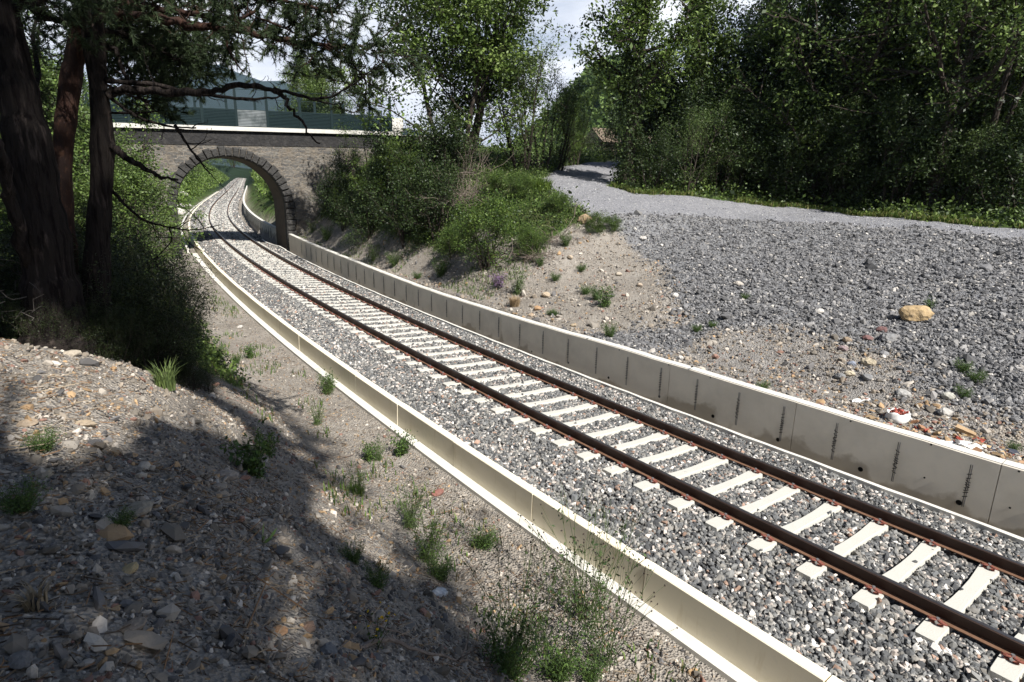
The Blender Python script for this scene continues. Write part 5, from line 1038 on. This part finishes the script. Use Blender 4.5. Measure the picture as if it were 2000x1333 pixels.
def blades(r, n, H, R_, cols, w_=.006, curl=.5):
    mb = MB(); a = r.uniform(0, 6.28, n); rd = R_ * np.sqrt(r.random(n)); P = np.stack([rd * np.cos(a), rd * np.sin(a), np.full(n, -.02)], -1); b = a + r.normal(0, .9, n); L = H * r.uniform(.5, 1.15, n); d = np.stack([np.cos(b), np.sin(b), 0 * b], -1); s_ = np.stack([-np.sin(b), np.cos(b), 0 * b], -1) * w_; u = np.array([0, 0, 1.])
    k = curl * r.uniform(.3, 1.2, n)[:, None]; L = L[:, None]
    p1 = P + u * L * .55 + d * L * .2 * k; p2 = P + u * L * (1 - .35 * k) + d * L * .75 * k
    V = np.stack([P - s_, P + s_, p1 + s_ * .8, p1 - s_ * .8, p2], 1).reshape(-1, 3); i = np.arange(n)[:, None] * 5
    c = np.array(cols)[r.integers(0, len(cols), n)] * r.uniform(.7, 1.3, (n, 1)); mb.v.append(V); mb.n += len(V); mb.f += [i + np.array([0, 1, 2, 3]), i + np.array([3, 2, 4])]; mb.c += [c, c]; return mb
def tuft(name, seed, label, p, n, H, R_, cols, cat='grass tuft', group=None, w_=.006, curl=.6):
    t = blades(np.random.default_rng(seed), n, H, R_, cols, w_, curl); o = t.build(name, M['grass'], None, local=True); o.location = tuple(float(q) for q in p); return tag(o, label, cat, group)
wA = weed('leafy_weed', 1, 'dark leafy weed standing against the footing of the low wall', P_(785, 888), H=.52, n=13, m_=14, leaf=.045, cols=DG + BG[:1], leafn=4, rad=.035)
wB = weed('feathery_weed', 2, 'tall pale green feathery weed on the strip, above the dry twig', P_(640, 770), H=.62, n=24, m_=12, leaf=.035, cols=GG + BG[:1], spread=.3, slim=.25, leafn=4, rad=.03)
wC = weed('bushy_weed', 3, 'round bushy green weed alone on the strip in front of the footing', P_(945, 1068), H=.34, n=36, m_=11, leaf=.028, cols=DG + BG[:2], spread=.7, slim=.3, leafn=5, rad=.03)
wD = weed('tall_weed', 4, 'tall thin-stemmed weeds with dark seed heads, in front at the bottom', P_(1010, 1300), H=1.25, n=34, m_=6, leaf=.05, cols=DG, spread=.28, heads=3, leafn=2, rad=.03, slim=.35)
wE = weed('leafy_weed', 5, 'dense green weed clump at the bottom edge right of the tall seed heads', P_(1085, 1325), H=.58, n=44, m_=12, leaf=.035, cols=DG + BG[:2], spread=.55, leafn=4, rad=.03, slim=.35)
wF = weed('broad_leaved_weed', 6, 'pair of upright broad pale leaves on the shaded bank', P_(520, 1058), H=.12, n=3, m_=3, leaf=.1, cols=[(.14, .22, .06)], spread=.4, leafn=1, rad=.01, slim=.22)
for (src, u, v, k_, lab) in [
    (wE, 1000, 1325, .8, 'dark green weed clump at the bottom edge under the tall seed heads'), (wE, 1150, 1332, .4, 'sparse green clump at the bottom edge nearest the footing'), (wD, 1140, 1215, .8, 'thin seed-headed weeds halfway to the footing'), (wD, 1180, 1290, .7, 'low seed-headed weeds closest to the footing'),
    (wB, 835, 1095, .95, 'bright feathery weeds in the middle of the strip at the shade edge'), (wB, 800, 1030, .8, 'feathery weed just left of the bright ones at the shade edge'), (wE, 860, 1130, .5, 'green clump behind the white stone'), (wB, 620, 830, .6, 'low feathery weed left of the leafy one at the footing'),
    (wB, 700, 960, .55, 'bright green fine weed on the strip above the dark red stone'), (wA, 720, 900, .6, 'small leafy weed on the strip beside the leafy one at the footing'), (wA, 640, 765, .7, 'leafy green weed leaning on the footing next to the pale feathery one'), (wC, 460, 710, .6, 'bright little weed on the strip by the forked twig'),
    (wA, 490, 700, .65, 'leafy weed with a bright top beside the forked twig'), (wC, 425, 700, .8, 'greenish weed left of the forked twig'), (wA, 500, 930, .8, 'dark leafy sprig on the lit part of the bank'), (wA, 525, 890, .5, 'small sprig up the bank from the dark leafy one'), (wC, 85, 880, .4, 'dark rosette of leaves in the shade at the left'),
    (wC, 40, 1000, .45, 'spiky dark plant low at the left edge'), (wC, 235, 1030, .3, 'spiky dark plant beside the long flat tan stone'), (wA, 345, 640, .6, 'upright weed against the pale strip below the jutting rock'), (wC, 400, 640, .5, 'low weed on the strip below the jutting rock'), (wB, 740, 900, .5, 'feathery weed behind the small leafy one'),
    (wE, 690, 1100, .35, 'green weed in the shade left of the white stone'), (wE, 740, 1150, .35, 'yellow-flecked weed in the shade beside the white stone')]:
    dup(src, lab, P_(u, v), u * .7, k_ * 1.35)
for i, (u, v, k_, src, lab) in enumerate([
    (1135, 530, .9, wC, 'bright tuft-like weed in the dirt left of the tan stone'), (1085, 548, .9, wC, 'green weed on the dirt bank above the tan blocky stone'), (1145, 575, 1.0, wC, 'dark green weed low in the dirt bank'), (1180, 600, 1.3, wA, 'tallest green weed in the middle of the dirt bank'), (1165, 585, .8, wE, 'green clump left of the tallest weed'),
    (1075, 618, .7, wC, 'small grassy weed close behind the wall'), (1055, 520, .8, wA, 'weed at the foot of the dry stick heap'), (1105, 480, .9, wE, 'green clump below the hanging roots'), (1010, 575, 1.6, wB, 'feathery green weed right below the big bright shrub'), (860, 540, 1.3, wE, 'green clump on the bank above the wall left of the feathery one'),
    (730, 510, 1.6, wB, 'pale feathery weed just behind the wall near the bridge'), (640, 468, 1.5, wE, 'green clump behind the first bars past the bridge'), (610, 455, 1.3, wB, 'weed at the foot of the bridge masonry'), (770, 520, 1.2, wE, 'green clump above the wall, second from the bridge'), (815, 545, 1.0, wC, 'low weed behind the wall top'),
    (1360, 648, .7, wC, 'small green weed alone in the dark gravel'), (1392, 640, .6, wC, 'tiny weed right of the small one in the gravel'), (1455, 585, .6, wC, 'tiny weed below the pale upright stone'), (1815, 604, .6, wA, 'bright sprig at the right side of the big tan boulder'), (1880, 725, .8, wC, 'yellow-green weed on the slope right of the heap of stones'),
    (1880, 775, .7, wC, 'weed right of the pale oval cobble'), (1905, 745, .8, wC, 'weed uphill of the pale oval cobble'), (1980, 880, .5, wC, 'weed at the right edge just above the slates'), (1320, 850, .6, wC, 'weed at the wall top beside the gravel'), (1488, 762, .7, wC, 'bright weed just behind the wall top'), (1190, 660, .8, wE, 'low green clump where the gravel meets the wall')]):
    dup(src, lab, P_(u, v), u * .3, k_)
tuft('dry_grass_tuft', 1, 'dry straw-coloured grass tuft behind the wall', P_(1005, 600), 240, .42, .14, [(.40, .30, .18), (.30, .22, .13)], w_=.008)
tuft('grass_tuft', 2, 'long-bladed green grass tuft at the shrub edge by the bent branch', P_(325, 760), 130, .42, .1, [(.14, .19, .06), (.10, .14, .05)])
tuft('dry_grass_tuft', 3, 'small dry tuft in the shade at the left', P_(70, 1190), 60, .16, .04, [(.3, .24, .16)])
tuft('grass_tuft', 4, 'fine bright grass tuft at the left side of the strip', P_(695, 965), 260, .20, .13, BG, w_=.004)
tuft('grass_tuft', 5, 'spiky grass tuft behind the tan cobble near the wall', P_(1082, 618), 160, .25, .14, DG)
tuft('grass_tuft', 6, 'fresh green grass clump on the crest where the road meets the bank', P_(1045, 372), 900, .6, .7, LIME, w_=.012)
# flowers
fl = weed('yellow_flower', 9, 'small plant with yellow flowers in the shade near the white stone', P_(735, 1262), H=.28, n=6, m_=4, leaf=.03, cols=DG, spread=.4, leafn=2, rad=.02); mb = MB(); q = np.array([(rp.normal() * .06, rp.normal() * .06, rp.uniform(.2, .28)) for _ in range(14)]); stones(mb, q, np.full(14, .02), [(.75, .5, .02)], [1], .4, .2); mb.build('petals', M['grass'], fl, local=True)
vl = weed('heather_clump', 10, 'mauve flowering heather clump above the wall left of the big bright shrub', P_(975, 560), H=.5, n=30, m_=9, leaf=.05, cols=[(.22, .13, .26), (.12, .12, .09), (.3, .2, .32)], spread=.6, leafn=4, rad=.04)

# ------------------------------------------------------------------ grass and undergrowth as cover
def cover(name, x, y, H, cols, label, w_=.01, seed=0, curl=.6):
    r = np.random.default_rng(seed); n = len(x); mb = blades(r, n, H, 0, cols, w_, curl); V = mb.v[0].reshape(n, 5, 3); V += np.stack([x, y, terrain(x, y)], -1)[:, None]; mb.v[0] = V.reshape(-1, 3)
    return tag(mb.build(name, M['grass']), label, 'grass', kind='stuff')
vp = np.array(ROAD[:10]); X_, Y_ = [], []
for a, b in zip(vp[:-1], vp[1:]):
    n = int(np.linalg.norm(b - a) * 1500); t = rp.random((n, 1)); nn = np.array([-(b - a)[1], (b - a)[0]]); nn /= np.linalg.norm(nn) + 1e-9; q = a + (b - a) * t; nsgn = 1 if nn @ (q.mean(0) - np.array([3, 20])) > 0 else -1
    if np.linalg.norm(b - a) > 9: nsgn = 1 if nn[1] > 0 else -1
    q = q + nn * nsgn * np.abs(rp.normal(0, 1, (n, 1))) * 1.1 - nn * nsgn * .1 + rp.normal(0, .1, (n, 2)); X_.append(q[:, 0]); Y_.append(q[:, 1])
x = np.concatenate(X_); y = np.concatenate(Y_); _s, _o = toso(x, y); k = (vn(x * .8, y * .8) > .28) & (zones(x, y, _s, _o)[1] == 0); cover('verge_grass', x[k], y[k], .26, LIME + [(.2, .22, .07), (.24, .22, .09)], 'sunlit grass verge between the gravel road and the wood', .014, 1)
x, y, s, o = scatter(360000, -20, 6, 2, 45, 22, 1); g_, r_, w_ = zones(x, y, s, o); k = (((w_ > 0) & (abs(o) < 16)) | ((s > 9) & (o < -3.0) & (vn(x * .9, y * .9) > .52)) | ((s > -7) & (o > 3.0) & (o < 5.2) & (vn(x * 1.4, y * 1.4) > .62) & (rng.random(len(x)) < .5))) & (s < 33.0) & (g_ + r_ == 0) & (rng.random(len(x)) < .5)
cover('bank_grass', x[k], y[k], .2, BG + DG + [(.2, .18, .09)], 'rough grass growing on the two banks before the bridge', .011, 2)
k2 = (w_ > 0) & (s < 34) & (rng.random(len(x)) < .5); mb = MB(); leaves(mb, np.stack([x[k2], y[k2], terrain(x[k2], y[k2]) + .12], -1), 3, .25, .075, OAK + DARK, rp, .2, .6); tag(mb.build('undergrowth', M['leaf']), 'low leafy undergrowth covering the banks beneath the shrubs', 'undergrowth', kind='stuff')
# wood floor and far slopes
x = rng.uniform(2, 60, 90000); y = rng.uniform(16, 60, 90000); s, o = toso(x, y); g_, r_, w_ = zones(x, y, s, o); k = (w_ > 0); mb = MB(); leaves(mb, np.stack([x[k], y[k], terrain(x[k], y[k]) + .2], -1), 3, .5, .14, DARK + OAK, rp, .2, .6); tag(mb.build('woodland_floor', M['leaf']), 'dark leafy cover on the floor of the wood', 'undergrowth', kind='stuff')
n = 90000; s = 38 + 260 * rng.random(n) ** 1.4; o = rng.choice([-1, 1], n) * (5.2 + 25 * rng.random(n) ** 1.5); P = so(s, o); k = (np.abs(o) > 5.5); P = P[k]; P[:, 2] = terrain(P[:, 0], P[:, 1]) + .2; mb = MB(); leaves(mb, P, 4, .9, .38, OAK + LIME[:1], rp, .2, .6); tag(mb.build('far_bank_cover', M['leaf']), 'green cover on the slopes beyond the bridge', 'undergrowth', kind='stuff')
# litter of twigs, needles and dry stalks on the near bank
x, y, s, o = scatter(60000, -9, 3, -1, 16, 4.5, 1); k = (o > 3.0) & (o < 9.5) & (vn(x * 1.3, y * 1.3) > .38) & (s > -8); x, y = x[k], y[k]; n = len(x); a = rng.uniform(0, 6.28, n); L = rng.lognormal(-3.1, .6, n); d = np.stack([np.cos(a), np.sin(a), rng.normal(0, .12, n)], -1) * L[:, None]
P = np.stack([x, y, terrain(x, y) + .012], -1); Q = P + d; Q[:, 2] = np.maximum(Q[:, 2], terrain(Q[:, 0], Q[:, 1]) + .008); w2 = np.stack([-np.sin(a), np.cos(a), 0 * a], -1) * (.0016 + L * .012)[:, None]; up = np.array([0, 0, .006])
mb = MB(); V = np.stack([P - w2, P + w2, Q + w2 * .6, Q - w2 * .6, P + up, Q + up], 1).reshape(-1, 3); i = np.arange(n)[:, None] * 6
cl_ = np.array([(.16, .11, .07), (.30, .24, .17), (.08, .06, .045), (.22, .13, .07)])[rng.integers(0, 4, n)]; mb.add(V, [i + np.array([0, 4, 5, 3]), i + np.array([4, 1, 2, 5])], None); mb.c = [cl_, cl_]
tag(mb.build('litter', M['pebble']), 'dry twigs, needles and stalks littering the near bank', 'litter', kind='stuff')
# ------------------------------------------------------------------ trees beyond the arch
for i, (s_, o_, k_, src) in enumerate([(46, -5.8, .55, lA), (50, -7.5, .8, lA), (56, -6.5, .75, lA), (62, -8, 1.0, lA), (70, -7.5, .9, lA), (80, -9, 1.2, lA), (95, -9, 1.3, lA), (60, 9, 1.0, lA), (68, 11, 1.2, lA), (78, 9.5, 1.1, lA), (90, 10.5, 1.3, lA), (104, 9, 1.3, lA), (120, 9.5, 1.6, lA), (138, 9, 1.7, lA), (52, 12, 1.2, lA), (112, -9, 1.4, lA), (132, -9.5, 1.6, lA), (158, 10.5, 1.8, lA), (158, -11, 1.8, lA), (190, 13, 2.2, lA), (190, -12, 2.0, lA), (225, 13, 2.4, lA), (230, -13, 2.4, lA), (270, 14, 2.6, lA), (275, -14, 2.6, lA), (310, 14, 2.8, lA), (315, -14, 2.8, lA), (342, 4, 2.8, lA), (346, -6, 3, lA)]):
    p = so(s_, o_); p[2] = float(terrain(p[:1], p[1:2])[0]) - .2; dup(src, 'leafy tree on the slopes seen through the arch', p, i * 1.1, k_, group='leafy trees beyond the arch')
# far wooded hill: crowns on the slope
mb = MB(); n = 6500; x = rng.uniform(0, 260, n); y = rng.uniform(190, 380, n); z = terrain(x, y); k = z > 12; c0 = np.stack([x, y, z], -1)[k]; r_ = rng.uniform(2.5, 5, len(c0))
for a in range(0, 1): leaves(mb, c0 + [0, 0, 3.], 16, 3.6, 1.9, [(.09, .14, .03), (.06, .10, .022), (.12, .17, .04)], rp, .0, .8, 1.1, .8)
tag(mb.build('far_wood', M['leaf']), 'green wooded hill in the distance beyond the road bend', 'wood', kind='stuff')

# ------------------------------------------------------------------ stone hut, marker post, hilltop pylons
hp = dirpos(1222, 60); hut = thing('stone_hut', hp, 'old stone hut with a slab roof, partly hidden behind the ivy-trunked tree', 'hut', rz=.35)
zz = CO[2] + 60 * (375 - 285) / F - hp[2]; M['hut'] = mat('hut stone', (.20, .155, .115), .95, .1, noise=[(3, (.2, .15, .11), .45, .65, .8), (9, (.28, .23, .18), .5, .7, .6)], bump=(5, .1))
mb = MB(); mb.box(-2.6, 2.6, 0, 3.5, -1, zz - .1); mb.build('wall', M['hut'], hut, local=True)
mb = MB(); v = [(-3, -.5, zz - .1), (3, -.5, zz - .1), (3, 4, zz - .1), (-3, 4, zz - .1), (-3, 1.75, zz + 1.3), (3, 1.75, zz + 1.3)]; mb.add(v, [np.array([(0, 1, 5, 4), (2, 3, 4, 5), (3, 2, 1, 0)]), np.array([(0, 4, 3), (1, 2, 5)])]); mb.build('roof', M['hut'], hut, local=True)
mb = MB(); mb.box(-.5, .5, -.03, .05, -.5, 1.6); mb.build('doorway', M['black'], hut, local=True)
mp_ = so(41.5, 3.75, -.55); mk = thing('marker_post', mp_, 'short white marker post with a square head, left of the line beyond the arch', 'post'); mb = MB(); mb.box(-.05, .05, -.05, .05, 0, 1.35); mb.build('post', M['wht'], mk, local=True); mb = MB(); mb.box(-.28, .12, -.03, .03, 1.3, 1.62); mb.build('head', M['wht'], mk, local=True)
for u, lab in ((1973, 'left of two slim white posts on the hilltop at the far right'), (1991, 'right of two slim white posts on the hilltop at the far right')):
    p = at(u, 112, 300); mb = MB(); mb.tube(np.array([p, p + [0, 0, 6.5]]), .75, 8); mb.box(p[0] - .9, p[0] + .9, p[1] - .9, p[1] + .9, p[2] - 12, p[2]); tag(mb.build('white_post', M['wht'], None, origin=tuple(p)), lab, 'post')

if HAZE: haze_box()
